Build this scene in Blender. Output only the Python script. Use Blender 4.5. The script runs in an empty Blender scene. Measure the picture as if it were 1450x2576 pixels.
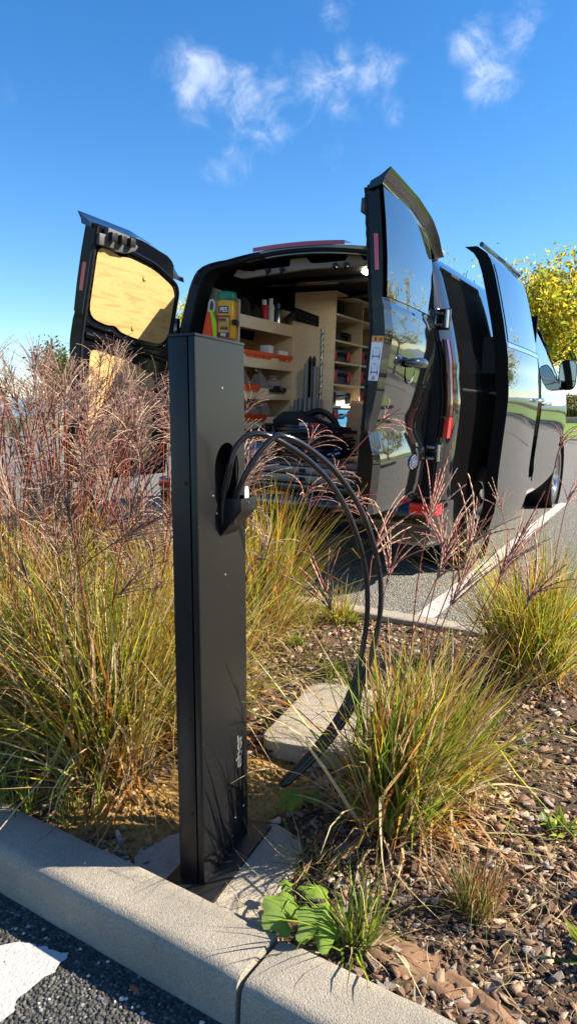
import bpy, bmesh, math, random
import numpy as np
from mathutils import Vector, Matrix
random.seed(7); RNG = np.random.default_rng(11)
R = math.radians
scn = bpy.context.scene
COL = scn.collection

# ---------------------------------------------------------------- camera
CAM_H = 1.0
cam_d = bpy.data.cameras.new('camera'); cam = bpy.data.objects.new('camera', cam_d); COL.objects.link(cam)
cam_d.sensor_fit = 'VERTICAL'; cam_d.sensor_height = 36.0; cam_d.lens = 36.0*1750/2575
cam_d.clip_start = 0.02; cam_d.clip_end = 6000
cam.location = (0, 0, CAM_H); cam.rotation_euler = (R(90-7.889), 0, 0)
scn.camera = cam

# ---------------------------------------------------------------- light
SUN_EL = 32.0
SUN_AZ = 90.0          # degrees clockwise from +Y : the sun stands straight to the right
world = bpy.data.worlds.new('World'); scn.world = world; world.use_nodes = True
nt = world.node_tree; nt.nodes.clear()
def N(t, loc=None, **kw):
    n = nt.nodes.new(t)
    for k, v in kw.items(): setattr(n, k, v)
    return n
def wmath(op, a, b=None, c=None, clamp=False):
    n = nt.nodes.new('ShaderNodeMath'); n.operation = op; n.use_clamp = clamp
    for i, x in enumerate((a, b, c)):
        if x is None: continue
        if isinstance(x, (int, float)): n.inputs[i].default_value = x
        else: nt.links.new(x, n.inputs[i])
    return n.outputs[0]
out = N('ShaderNodeOutputWorld'); bg = N('ShaderNodeBackground')
sky = N('ShaderNodeTexSky'); sky.sky_type = 'NISHITA'; sky.sun_disc = False
sky.sun_elevation = R(SUN_EL); sky.sun_rotation = R(SUN_AZ)
sky.air_density = 1.0; sky.dust_density = 0.25; sky.ozone_density = 2.6; sky.altitude = 300
hs = N('ShaderNodeHueSaturation'); hs.inputs['Saturation'].default_value = 1.33; hs.inputs['Hue'].default_value = 0.504
hs.inputs['Value'].default_value = 1.0
nt.links.new(sky.outputs[0], hs.inputs['Color'])
tc = N('ShaderNodeTexCoord')
# wispy clouds: soft patches in the sky filled with stretched noise
mp = N('ShaderNodeMapping'); mp.inputs['Scale'].default_value = (1.0, 1.0, 1.0); mp.inputs['Rotation'].default_value = (0.3, 0.2, 0.5)
nt.links.new(tc.outputs['Generated'], mp.inputs[0])
nz = N('ShaderNodeTexNoise'); nz.inputs['Scale'].default_value = 9.0; nz.inputs['Detail'].default_value = 7.0
nz.inputs['Roughness'].default_value = 0.6; nz.inputs['Distortion'].default_value = 0.5
nt.links.new(mp.outputs[0], nz.inputs['Vector'])
nz2 = N('ShaderNodeTexNoise'); nz2.inputs['Scale'].default_value = 24.0; nz2.inputs['Detail'].default_value = 6.0
nz2.inputs['Roughness'].default_value = 0.65; nz2.inputs['Distortion'].default_value = 0.8
nt.links.new(mp.outputs[0], nz2.inputs['Vector'])
# patches: direction (azimuth right of view, elevation), angular radius, strength
PATCH = [(-7.41, 24.14, 1.86, 0.75), (-5.77, 23.39, 2.32, 1.0), (-3.82, 22.49, 2.32, 1.0), (-1.69, 21.54, 2.01, 0.85), (-1.07, 22.89, 1.86, 0.7), (-4.01, 18.83, 1.55, 0.65), (-5.4, 18.01, 1.3, 0.6), (0.76, 23.37, 2.32, 0.62), (2.59, 23.71, 1.86, 0.62), (4.4, 24.49, 1.86, 0.75), (6.51, 24.18, 1.92, 0.85), (3.81, 22.61, 1.7, 0.62), (7.14, 22.73, 1.39, 0.55), (8.06, 21.84, 0.99, 0.5), (3.31, 27.45, 1.39, 0.55), (13.79, 25.39, 1.7, 0.7), (17.13, 25.47, 1.86, 0.65), (15.43, 23.43, 2.01, 0.9), (3.85, 19.22, 1.39, 0.35)]
acc = None
for az, el, rad, st in PATCH:
    d = Vector((math.sin(R(az))*math.cos(R(el)), math.cos(R(az))*math.cos(R(el)), math.sin(R(el))))
    dp = N('ShaderNodeVectorMath'); dp.operation = 'DISTANCE'; dp.inputs[1].default_value = d
    nt.links.new(tc.outputs['Generated'], dp.inputs[0])
    mr = N('ShaderNodeMapRange'); mr.interpolation_type = 'SMOOTHSTEP'
    mr.inputs['From Min'].default_value = 2*math.sin(R(rad)/2)*1.7; mr.inputs['From Max'].default_value = 0.0
    mr.inputs['To Min'].default_value = 0.0; mr.inputs['To Max'].default_value = st
    nt.links.new(dp.outputs['Value'], mr.inputs['Value'])
    acc = mr.outputs[0] if acc is None else wmath('MAXIMUM', acc, mr.outputs[0])
# the same sort of scattered small clouds over the rest of the sky
nb = N('ShaderNodeTexNoise'); nb.inputs['Scale'].default_value = 3.1; nb.inputs['Detail'].default_value = 2.0
mb_ = N('ShaderNodeMapping'); mb_.inputs['Location'].default_value = (8.1, 3.3, 2.6); nt.links.new(tc.outputs['Generated'], mb_.inputs[0])
nt.links.new(mb_.outputs[0], nb.inputs['Vector'])
gen = N('ShaderNodeMapRange'); gen.interpolation_type = 'SMOOTHSTEP'
gen.inputs['From Min'].default_value = 0.60; gen.inputs['From Max'].default_value = 0.76; gen.inputs['To Max'].default_value = 0.75
nt.links.new(nb.outputs['Fac'], gen.inputs['Value'])
acc = wmath('MAXIMUM', acc, gen.outputs[0])
mix_n = wmath('ADD', wmath('MULTIPLY', nz.outputs['Fac'], 0.55), wmath('MULTIPLY', nz2.outputs['Fac'], 0.45))
nm = wmath('MULTIPLY', wmath('SUBTRACT', mix_n, 0.38), 2.7, clamp=True)      # ragged filling
edge = wmath('ADD', acc, wmath('MULTIPLY', wmath('SUBTRACT', mix_n, 0.5), 2.6))
edge = wmath('MULTIPLY', wmath('SUBTRACT', edge, 0.22), 1.5, clamp=True)
cl = wmath('MULTIPLY', wmath('MULTIPLY', edge, nm), wmath('MINIMUM', wmath('MULTIPLY', acc, 1.8), 1.0), clamp=True)
cmix = N('ShaderNodeMixRGB'); cmix.inputs['Color2'].default_value = (5.6, 5.9, 6.3, 1)
nt.links.new(wmath('MULTIPLY', cl, 0.72), cmix.inputs['Fac']); nt.links.new(hs.outputs[0], cmix.inputs['Color1'])
nt.links.new(cmix.outputs[0], bg.inputs['Color']); bg.inputs['Strength'].default_value = 0.080
nt.links.new(bg.outputs[0], out.inputs['Surface'])

sun_d = bpy.data.lights.new('sun', 'SUN'); sun = bpy.data.objects.new('sun', sun_d); COL.objects.link(sun)
sun_d.energy = 5.0; sun_d.angle = R(0.53); sun_d.color = (1.0, 0.90, 0.73)
sd = Vector((math.sin(R(SUN_AZ))*math.cos(R(SUN_EL)), math.cos(R(SUN_AZ))*math.cos(R(SUN_EL)), math.sin(R(SUN_EL))))
sun.rotation_euler = sd.to_track_quat('Z', 'Y').to_euler(); sun.location = sd*50
scn.view_settings.view_transform = 'Standard'; scn.view_settings.look = 'None'
scn.view_settings.exposure = 1.55; scn.view_settings.gamma = 1.0; scn.view_settings.use_curve_mapping = False
scn.render.engine = 'CYCLES'
scn.cycles.max_bounces = 8; scn.cycles.transparent_max_bounces = 12; scn.cycles.use_denoising = True

# ---------------------------------------------------------------- helpers
def tag(o, label=None, cat=None, group=None, kind=None):
    if label: o['label'] = label
    if cat: o['category'] = cat
    if group: o['group'] = group
    if kind: o['kind'] = kind
    return o
def empty(name, loc=(0,0,0), rot=(0,0,0), parent=None):
    o = bpy.data.objects.new(name, None); COL.objects.link(o); o.location = loc; o.rotation_euler = rot
    o.empty_display_size = 0.05
    if parent: o.parent = parent
    return o
def link(name, me, mat=None, parent=None, loc=None, rot=None, scale=None):
    o = bpy.data.objects.new(name, me); COL.objects.link(o)
    if mat is not None and not me.materials:
        for m in (mat if isinstance(mat, (list, tuple)) else [mat]): me.materials.append(m)
    if parent: o.parent = parent
    if loc is not None: o.location = loc
    if rot is not None: o.rotation_euler = rot
    if scale is not None: o.scale = scale
    return o
def smooth_by_angle(me, ang=35):
    me.polygons.foreach_set('use_smooth', np.ones(len(me.polygons), bool))
    bm = bmesh.new(); bm.from_mesh(me); lim = R(ang)
    for e in bm.edges:
        if len(e.link_faces) == 2 and e.calc_face_angle(0) > lim: e.smooth = False
    bm.to_mesh(me); bm.free()
class MB:
    """collects shapes into one mesh"""
    def __init__(s): s.v = []; s.f = []; s.m = []; s.mi = 0
    def add(s, vs, fs):
        b = len(s.v); s.v += [tuple(p) for p in vs]
        for f in fs: s.f.append(tuple(b+i for i in f)); s.m.append(s.mi)
        return s
    def box(s, x0, x1, y0, y1, z0, z1, M=None):
        vs = [(x,y,z) for z in (z0,z1) for y in (y0,y1) for x in (x0,x1)]
        if M: vs = [M @ Vector(p) for p in vs]
        return s.add(vs, [(0,2,3,1),(4,5,7,6),(0,1,5,4),(2,6,7,3),(0,4,6,2),(1,3,7,5)])
    def prism(s, poly, d0, d1, fn):
        """poly: 2d points, fn(a,b,d)->xyz"""
        n = len(poly)
        vs = [fn(a,b,d0) for a,b in poly]+[fn(a,b,d1) for a,b in poly]
        fs = [tuple(range(n))[::-1], tuple(range(n,2*n))]
        fs += [(i,(i+1)%n,n+(i+1)%n,n+i) for i in range(n)]
        return s.add(vs, fs)
    def tube(s, pts, r, n=8, cap=True):
        pts = [Vector(p) for p in pts]; rr = r if isinstance(r,(list,tuple)) else [r]*len(pts)
        rings = []; up = Vector((0,0,1)); prev = None
        for i,p in enumerate(pts):
            t = (pts[min(i+1,len(pts)-1)]-pts[max(i-1,0)]).normalized()
            if prev is None:
                a = t.cross(up)
                if a.length < 1e-3: a = t.cross(Vector((1,0,0)))
                a.normalize()
            else:
                a = prev - t*prev.dot(t); a.normalize()
            prev = a; b = t.cross(a)
            rings.append([p + (a*math.cos(2*math.pi*k/n)+b*math.sin(2*math.pi*k/n))*rr[i] for k in range(n)])
        vs = [q for rg in rings for q in rg]; fs = []
        for i in range(len(rings)-1):
            for k in range(n):
                fs.append((i*n+k, i*n+(k+1)%n, (i+1)*n+(k+1)%n, (i+1)*n+k))
        if cap: fs += [tuple(range(n))[::-1], tuple((len(rings)-1)*n+k for k in range(n))]
        return s.add(vs, fs)
    def lathe(s, prof, n=24, M=None, close=False):
        """prof: (r,z) list around z"""
        vs = []; fs = []
        for r_, z in prof:
            for k in range(n):
                p = Vector((r_*math.cos(2*math.pi*k/n), r_*math.sin(2*math.pi*k/n), z)); vs.append(M @ p if M else p)
        m = len(prof)
        for i in range(m-1):
            for k in range(n): fs.append((i*n+k, i*n+(k+1)%n, (i+1)*n+(k+1)%n, (i+1)*n+k))
        if close: fs += [tuple(range(n))[::-1], tuple((m-1)*n+k for k in range(n))]
        return s.add(vs, fs)
    def mesh(s, name, ang=35, bevel=None, segs=2):
        me = bpy.data.meshes.new(name); me.from_pydata(s.v, [], s.f); me.update()
        me.polygons.foreach_set('material_index', np.array(s.m, dtype=np.int32))
        bm = bmesh.new(); bm.from_mesh(me); bmesh.ops.recalc_face_normals(bm, faces=bm.faces)
        if bevel:
            es = [e for e in bm.edges if len(e.link_faces)==2 and e.calc_face_angle(0) > R(30)]
            bmesh.ops.bevel(bm, geom=es, offset=bevel, segments=segs, profile=0.6, affect='EDGES', clamp_overlap=True)
        bm.to_mesh(me); bm.free()
        if ang: smooth_by_angle(me, ang)
        return me
    def build(s, name, mat, parent=None, ang=35, bevel=None, **kw):
        return link(name, s.mesh(name, ang, bevel), mat, parent, **kw)
def np_mesh(name, V, F, colors=None, smooth=True):
    """V (n,3), F (m,k) with one k; colours per vertex"""
    me = bpy.data.meshes.new(name); V = np.asarray(V, np.float32); F = np.asarray(F, np.int32)
    me.vertices.add(len(V)); me.vertices.foreach_set('co', V.ravel())
    k = F.shape[1]; me.loops.add(F.size); me.loops.foreach_set('vertex_index', F.ravel())
    me.polygons.add(len(F)); me.polygons.foreach_set('loop_start', np.arange(0, F.size, k, dtype=np.int32))
    if smooth: me.polygons.foreach_set('use_smooth', np.ones(len(F), bool))
    me.update(calc_edges=True)
    if colors is not None:
        ca = me.color_attributes.new('Col', 'FLOAT_COLOR', 'POINT')
        c = np.ones((len(V), 4), np.float32); c[:, :3] = colors; ca.data.foreach_set('color', c.ravel())
    return me
def catmull(pts, n=8):
    P = [Vector(p) for p in pts]; P = [P[0]*2-P[1]]+P+[P[-1]*2-P[-2]]; o = []
    for i in range(1, len(P)-2):
        for k in range(n):
            t = k/n; a,b,c,d = P[i-1],P[i],P[i+1],P[i+2]
            o.append(0.5*((2*b)+(c-a)*t+(2*a-5*b+4*c-d)*t*t+(-a+3*b-3*c+d)*t**3))
    o.append(P[-2]); return o
def noise2(x, y, seed=0, oct=4):
    """cheap smooth value noise, vectorised"""
    x = np.asarray(x, float); y = np.asarray(y, float); tot = 0; amp = 1; nrm = 0
    for o in range(oct):
        xi = np.floor(x).astype(int); yi = np.floor(y).astype(int); fx = x-xi; fy = y-yi
        fx = fx*fx*(3-2*fx); fy = fy*fy*(3-2*fy)
        def h(a, b): return np.modf(np.abs(np.sin(a*127.1+b*311.7+seed*74.7+o*19.19)*43758.5453))[0]
        v = (h(xi,yi)*(1-fx)+h(xi+1,yi)*fx)*(1-fy)+(h(xi,yi+1)*(1-fx)+h(xi+1,yi+1)*fx)*fy
        tot = tot+v*amp; nrm += amp; amp *= .5; x = x*2.03+11.3; y = y*2.03+7.7
    return tot/nrm
def text_mesh(txt, size, extrude=0.0015, shear=0.0, spacing=1.0, bold=0.0):
    cu = bpy.data.curves.new('lettering', 'FONT'); cu.body = txt; cu.size = size; cu.extrude = extrude; cu.shear = shear
    cu.align_x = 'CENTER'; cu.align_y = 'CENTER'; cu.space_character = spacing; cu.offset = bold; cu.resolution_u = 3
    o = bpy.data.objects.new('lettering', cu); COL.objects.link(o)
    bpy.context.view_layer.update()
    me = bpy.data.meshes.new_from_object(o.evaluated_get(bpy.context.evaluated_depsgraph_get()))
    bpy.data.objects.remove(o); bpy.data.curves.remove(cu); return me

# ---------------------------------------------------------------- materials
MATS = {}
def mat(name, color, rough=0.5, metal=0.0, spec=None, coat=0.0, trans=0.0, emit=None, estr=0.0, ior=None):
    if name in MATS: return MATS[name]
    m = bpy.data.materials.new(name); m.use_nodes = True; b = m.node_tree.nodes['Principled BSDF']
    b.inputs['Base Color'].default_value = (*color, 1); b.inputs['Roughness'].default_value = rough; b.inputs['Metallic'].default_value = metal
    if spec is not None: b.inputs['Specular IOR Level'].default_value = spec
    if coat: b.inputs['Coat Weight'].default_value = coat; b.inputs['Coat Roughness'].default_value = 0.02
    if trans: b.inputs['Transmission Weight'].default_value = trans
    if ior: b.inputs['IOR'].default_value = ior
    if emit: b.inputs['Emission Color'].default_value = (*emit, 1); b.inputs['Emission Strength'].default_value = estr
    MATS[name] = m; return m
class NT:
    """small node-tree helper on a material"""
    def __init__(s, m): s.t = m.node_tree; s.b = s.t.nodes['Principled BSDF']; s.o = s.t.nodes['Material Output']
    def n(s, typ, ins=None, **kw):
        x = s.t.nodes.new(typ)
        for k, v in kw.items(): setattr(x, k, v)
        for k, v in (ins or {}).items():
            if hasattr(v, 'is_output') or isinstance(v, bpy.types.NodeSocket): s.t.links.new(v, x.inputs[k])
            else: x.inputs[k].default_value = v
        return x
    def l(s, a, b): s.t.links.new(a, b)
    def ramp(s, fac, stops):
        r = s.t.nodes.new('ShaderNodeValToRGB'); e = r.color_ramp.elements
        while len(e) < len(stops): e.new(0.5)
        for i, (p, c) in enumerate(stops): e[i].position = p; e[i].color = (*c, 1) if len(c) == 3 else c
        s.l(fac, r.inputs[0]); return r.outputs[0]
    def mix(s, fac, a, b, mode='MIX'):
        x = s.t.nodes.new('ShaderNodeMixRGB'); x.blend_type = mode
        for k, v in (('Fac', fac), ('Color1', a), ('Color2', b)):
            if isinstance(v, bpy.types.NodeSocket): s.l(v, x.inputs[k])
            elif isinstance(v, (int, float)): x.inputs[k].default_value = v
            else: x.inputs[k].default_value = (*v, 1)
        return x.outputs[0]
    def noise(s, scale, detail=4, rough=0.55, vec=None, dist=0.0):
        x = s.n('ShaderNodeTexNoise', {'Scale': scale, 'Detail': detail, 'Roughness': rough, 'Distortion': dist})
        if vec is not None: s.l(vec, x.inputs['Vector'])
        return x.outputs['Fac']
    def bump(s, h, strength=0.3, dist=0.01):
        x = s.n('ShaderNodeBump', {'Strength': strength, 'Distance': dist, 'Height': h}); s.l(x.outputs[0], s.b.inputs['Normal'])
    def coord(s, which='Object', scale=None, rot=None):
        c = s.n('ShaderNodeTexCoord').outputs[which]
        if scale or rot:
            c = s.n('ShaderNodeMapping', {'Vector': c, 'Scale': scale or (1,1,1), 'Rotation': rot or (0,0,0)}).outputs[0]
        return c
def new_mat(name, rough=0.6):
    m = mat(name, (0.5,0.5,0.5), rough); return m, NT(m)

# black van paint with a little dust
M_PAINT, t = new_mat('black_paint', 0.06)
t.b.inputs['Base Color'].default_value = (0.0045, 0.0045, 0.005, 1); t.b.inputs['Specular IOR Level'].default_value = 0.2
t.b.inputs['Coat Weight'].default_value = 1.0; t.b.inputs['Coat Roughness'].default_value = 0.01; t.b.inputs['Coat IOR'].default_value = 1.52
d = t.noise(420, 2, .5, t.coord()); d2 = t.noise(9, 3, .6, t.coord())
dd = t.n('ShaderNodeMath', {0: t.n('ShaderNodeMapRange', {'Value': d, 'From Min': .60, 'From Max': .78}).outputs[0], 1: d2}, operation='MULTIPLY').outputs[0]
t.l(t.mix(dd, (0.0045,0.0045,0.005), (0.05,0.045,0.04)), t.b.inputs['Base Color'])
M_DOORIN = mat('black_inner_paint', (0.004,0.005,0.008), 0.14, spec=.4)
M_RUBBER = mat('black_rubber', (0.009,0.009,0.010), 0.6, spec=.2)
M_BLKPL = mat('black_plastic', (0.009,0.009,0.010), 0.42, spec=.25)
M_LINER = mat('dark_interior', (0.005,0.005,0.0055), 0.6, spec=.12)
M_GLASSD = mat('privacy_glass', (0.003,0.004,0.005), 0.02, coat=1.0)
M_GLASSD.node_tree.nodes['Principled BSDF'].inputs['Coat IOR'].default_value = 1.65
M_CHROME = mat('chrome', (0.75,0.76,0.78), 0.08, 1.0)
M_ALU = mat('aluminium', (0.20,0.205,0.21), 0.42, 1.0)
M_STEEL = mat('steel', (0.5,0.5,0.5), 0.25, 1.0)
M_RED = mat('red_lens', (0.42,0.008,0.012), 0.12, coat=0.6)
M_REDREF = mat('red_reflector', (0.62,0.01,0.015), 0.2, coat=0.5)
M_GREYPL = mat('grey_plastic', (0.07,0.07,0.07), 0.55, spec=.3)
M_BEIGE = mat('grey_beige_trim', (0.22,0.20,0.175), 0.6)
M_WHITE = mat('white_plastic', (0.75,0.76,0.78), 0.4)
M_ORANGEBIN = mat('orange_bin', (0.78,0.09,0.012), 0.45)
M_REDPL = mat('red_plastic', (0.55,0.02,0.03), 0.4)
M_NAVY = mat('navy_case', (0.012,0.03,0.06), 0.45)
M_BLUECASE = mat('blue_case', (0.02,0.14,0.30), 0.45)
M_CASEGREY = mat('light_grey_case', (0.42,0.45,0.48), 0.4)
M_PIPE = mat('grey_pipe', (0.20,0.215,0.235), 0.45)
M_TYRE = mat('tyre_rubber', (0.018,0.017,0.016), 0.75)
M_ALLOY = mat('alloy', (0.52,0.53,0.55), 0.25, 1.0)
M_BAG = mat('clear_bag', (0.8,0.82,0.85), 0.15, trans=0.85, ior=1.15)
M_YEL = mat('yellow_plastic', (0.80,0.42,0.01), 0.35)
M_GREEN = mat('green_lid', (0.01,0.22,0.12), 0.4)
M_FLUO_O = mat('hi_vis_orange', (0.95,0.09,0.02), 0.6)
M_FLUO_Y = mat('hi_vis_yellow', (0.48,0.90,0.03), 0.6)
M_MIRROR = mat('mirror_glass', (0.22,0.26,0.30), 0.02, 1.0)
M_STICK_W = mat('label_white', (0.75,0.76,0.80), 0.45)
M_STICK_O = mat('label_orange', (0.85,0.27,0.02), 0.45)
M_PRINT_K = mat('print_dark', (0.03,0.03,0.04), 0.5)
M_PRINT_R = mat('print_red', (0.5,0.03,0.06), 0.5)
M_BLUEBADGE = mat('badge_blue', (0.008,0.015,0.09), 0.15, coat=0.8)

def wood(name, c1, c2, scale=(1.2,1.2,9), rough=0.55):
    m, t = new_mat(name, rough)
    v = t.coord('Object', scale)
    a = t.noise(3.2, 5, .6, v, 1.6); b = t.noise(60, 2, .5, v)
    c = t.ramp(a, [(0.3, c2), (0.5, c1), (0.62, tuple(x*1.04 for x in c1)), (0.78, c2)])
    t.l(t.mix(t.n('ShaderNodeMapRange', {'Value': b, 'From Min': .4, 'From Max': .8, 'To Max': .3}).outputs[0], c, tuple(x*.72 for x in c2)), t.b.inputs['Base Color'])
    t.bump(b, 0.08, 0.002); return m
M_PLY = wood('plywood', (0.74,0.58,0.38), (0.66,0.49,0.30))
M_PLYDOOR = wood('plywood_door', (0.50,0.32,0.12), (0.37,0.205,0.062), (.9, 2, 7.0))
M_PLYEDGE = wood('plywood_front', (0.76,0.64,0.46), (0.68,0.55,0.37), (2,2,30))
M_CARD, t = new_mat('cardboard', 0.8)
t.l(t.ramp(t.noise(14,3,.6,t.coord()), [(0.3,(0.36,0.20,0.10)),(0.7,(0.44,0.26,0.14))]), t.b.inputs['Base Color'])

# powder-coated anthracite post
M_POST, t = new_mat('anthracite_powder_coat', 0.30)
v = t.coord(); g = t.noise(900, 2, .5, v); sp = t.noise(170, 2, .5, v)
t.l(t.mix(t.n('ShaderNodeMapRange', {'Value': sp, 'From Min': .69, 'From Max': .74, 'To Max': .35}).outputs[0], (0.009,0.0092,0.010), (0.10,0.095,0.09)), t.b.inputs['Base Color'])
t.bump(g, 0.12, 0.0006); t.b.inputs['Specular IOR Level'].default_value = 0.3
M_POSTIN = mat('post_inside', (0.006,0.006,0.006), 0.7)
M_CABLE, t = new_mat('black_cable', 0.14)
t.b.inputs['Base Color'].default_value = (0.014,0.013,0.017,1); t.b.inputs['Specular IOR Level'].default_value = 0.55
t.bump(t.noise(60,2,.5,t.coord()), 0.05, 0.002)

# concrete
def concrete(name, c1, c2, pit=220, stain=True):
    m, t = new_mat(name, 0.9); v = t.coord()
    big = t.noise(6, 5, .65, v); fine = t.noise(pit*1.6, 3, .6, v)
    vo = t.n('ShaderNodeTexVoronoi', {'Vector': v, 'Scale': pit}).outputs['Distance']
    c = t.ramp(big, [(0.25, c2), (0.7, c1)])
    c = t.mix(t.n('ShaderNodeMapRange', {'Value': fine, 'From Min': .40, 'From Max': .66, 'To Max': .62}).outputs[0], c, tuple(x*.5 for x in c2))
    st = t.noise(1.7, 4, .7, v, .8)
    c = t.mix(t.n('ShaderNodeMapRange', {'Value': st, 'From Min': .50, 'From Max': .72, 'To Max': .55}).outputs[0], c, (0.20,0.16,0.105))
    st2 = t.noise(13, 5, .75, v, .3)
    c = t.mix(t.n('ShaderNodeMapRange', {'Value': st2, 'From Min': .60, 'From Max': .74, 'To Max': .45}).outputs[0], c, (0.10,0.09,0.075))
    t.l(c, t.b.inputs['Base Color'])
    h = t.n('ShaderNodeMath', {0: t.noise(pit, 4, .7, v), 1: t.n('ShaderNodeMapRange', {'Value': vo, 'From Max': .35}).outputs[0]}, operation='MULTIPLY').outputs[0]
    t.bump(h, 0.5, 0.004); return m
M_KERB = concrete('kerb_concrete', (0.37,0.325,0.26), (0.24,0.212,0.172))
M_SLAB = concrete('slab_concrete', (0.43,0.375,0.30), (0.31,0.27,0.215), 140)
M_FARKERB = concrete('old_kerb_concrete', (0.40,0.36,0.29), (0.30,0.26,0.21), 150)

def asphalt(name, base, spot, scale):
    m, t = new_mat(name, 0.9); v = t.coord()
    vo = t.n('ShaderNodeTexVoronoi', {'Vector': v, 'Scale': scale}); dist = vo.outputs['Distance']
    cell = t.n('ShaderNodeSeparateColor', {'Color': vo.outputs['Color']}).outputs[0]
    c = t.ramp(cell, [(0.0, tuple(x*.55 for x in base)), (0.55, base), (0.9, spot), (1.0, tuple(x*1.5 for x in spot))])
    c = t.mix(t.n('ShaderNodeMapRange', {'Value': dist, 'From Min': .35, 'From Max': .75}).outputs[0], c, tuple(x*.35 for x in base))
    big = t.noise(0.6, 4, .6, v)
    c = t.mix(t.n('ShaderNodeMapRange', {'Value': big, 'From Min': .4, 'From Max': .7, 'To Max': .35}).outputs[0], c, tuple(x*.7 for x in base))
    t.l(c, t.b.inputs['Base Color'])
    inv = t.n('ShaderNodeMath', {0: 1.0, 1: dist}, operation='SUBTRACT').outputs[0]
    t.bump(inv, 0.9, 0.35/scale*2); return m
M_ASPH_N = asphalt('asphalt_near', (0.075,0.072,0.068), (0.15,0.145,0.135), 150)
M_ASPH_F = asphalt('asphalt_lot', (0.20,0.185,0.165), (0.31,0.29,0.255), 90)
M_LINE, t = new_mat('road_marking', 0.8); v = t.coord()
w = t.noise(60, 4, .7, v); t.l(t.ramp(w, [(0.30,(0.30,0.29,0.27)),(0.42,(0.40,0.395,0.38)),(1.0,(0.47,0.465,0.45))]), t.b.inputs['Base Color'])
t.bump(t.noise(150,4,.6,v), 0.6, 0.004)

# soil, with the yellow clay that was dug up round the post
M_SOIL, t = new_mat('soil', 0.95); v = t.coord()
c = t.ramp(t.noise(30,6,.7,v), [(0.3,(0.028,0.018,0.011)),(0.55,(0.09,0.055,0.032)),(0.8,(0.17,0.115,0.07))])
clay = t.ramp(t.noise(55,6,.7,v), [(0.3,(0.16,0.085,0.022)),(0.6,(0.42,0.25,0.07)),(0.8,(0.52,0.34,0.12))])
geo = t.n('ShaderNodeTexCoord').outputs['Object']
msum = None
for cx, cy, rad in ((-0.33,1.50,0.22),(-0.08,1.65,0.19),(-0.2,1.6,.16)):
    dn = t.n('ShaderNodeVectorMath', {0: geo, 1: (cx,cy,0.09)}, operation='DISTANCE').outputs['Value']
    q = t.n('ShaderNodeMapRange', {'Value': dn, 'From Min': rad, 'From Max': rad*.3}).outputs[0]
    msum = q if msum is None else t.n('ShaderNodeMath', {0: msum, 1: q}, operation='MAXIMUM').outputs[0]
cm = t.n('ShaderNodeMath', {0: msum, 1: t.noise(22,4,.7,v)}, operation='ADD').outputs[0]
t.l(t.mix(t.n('ShaderNodeMapRange', {'Value': cm, 'From Min': .62, 'From Max': .85}).outputs[0], c, clay), t.b.inputs['Base Color'])
t.bump(t.noise(130,6,.75,v), 0.9, 0.012)

def attr_mat(name, rough=0.7, transl=0.0, rnd=False):
    m, t = new_mat(name, rough)
    a = t.n('ShaderNodeAttribute', attribute_name='Col').outputs['Color']
    t.l(a, t.b.inputs['Base Color'])
    t.b.inputs['Specular IOR Level'].default_value = 0.3
    if transl:
        tr = t.n('ShaderNodeBsdfTranslucent', {'Color': a}); mx = t.n('ShaderNodeMixShader', {0: transl})
        t.l(t.b.outputs[0], mx.inputs[1]); t.l(tr.outputs[0], mx.inputs[2]); t.l(mx.outputs[0], t.o.inputs['Surface'])
    return m
M_BLADE = attr_mat('grass_blades', 0.45, 0.45)
M_LEAF = attr_mat('tree_leaves', 0.55, 0.55)
M_PLUME = attr_mat('plume', 0.8, 0.25)
M_CHIPS = attr_mat('bark_mulch', 0.9); tt = NT(M_CHIPS); tt.bump(tt.noise(240,4,.7,tt.coord()), 0.5, 0.004)
M_STONE, t = new_mat('mulch_piece', 0.9); ri = t.n('ShaderNodeObjectInfo').outputs['Random']
c = t.ramp(ri, [(0.0,(0.10,0.055,0.033)),(0.3,(0.22,0.125,0.075)),(0.55,(0.33,0.21,0.14)),(0.75,(0.27,0.24,0.22)),(0.9,(0.45,0.36,0.28)),(1.0,(0.55,0.52,0.48))])
nn = t.noise(70,5,.7,t.coord()); t.l(t.mix(t.n('ShaderNodeMapRange', {'Value': nn, 'From Min': .35, 'From Max': .7}).outputs[0], t.mix(.55, c, (0.04,0.025,0.018)), c), t.b.inputs['Base Color'])
t.bump(t.noise(160,5,.7,t.coord()), 0.7, 0.004)
M_BARKT, t = new_mat('tree_bark', 0.9); t.l(t.ramp(t.noise(20,5,.7,t.coord('Object',(1,1,.2))), [(0.3,(0.05,0.038,0.028)),(0.7,(0.16,0.125,0.095))]), t.b.inputs['Base Color'])
M_LAWN, t = new_mat('lawn_turf', 0.9); t.l(t.ramp(t.noise(1.3,8,.75,t.coord()), [(0.3,(0.06,0.12,0.015)),(0.6,(0.13,0.22,0.025)),(0.85,(0.22,0.27,0.05))]), t.b.inputs['Base Color'])
M_FIELD, t = new_mat('field', 0.95); t.l(t.ramp(t.noise(0.02,6,.65,t.coord()), [(0.3,(0.07,0.09,0.03)),(0.7,(0.14,0.14,0.06))]), t.b.inputs['Base Color'])
M_HILL = mat('distant_hill', (0.16,0.23,0.30), 1.0)  # blue of distance haze put into the hill colour
M_CLOTH, t = new_mat('geotextile', 0.95); t.l(t.ramp(t.noise(40,4,.6,t.coord()), [(0.3,(0.14,0.075,0.04)),(0.7,(0.24,0.135,0.075))]), t.b.inputs['Base Color']); t.bump(t.noise(700,2,.5,t.coord()),.4,.001)
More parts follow.
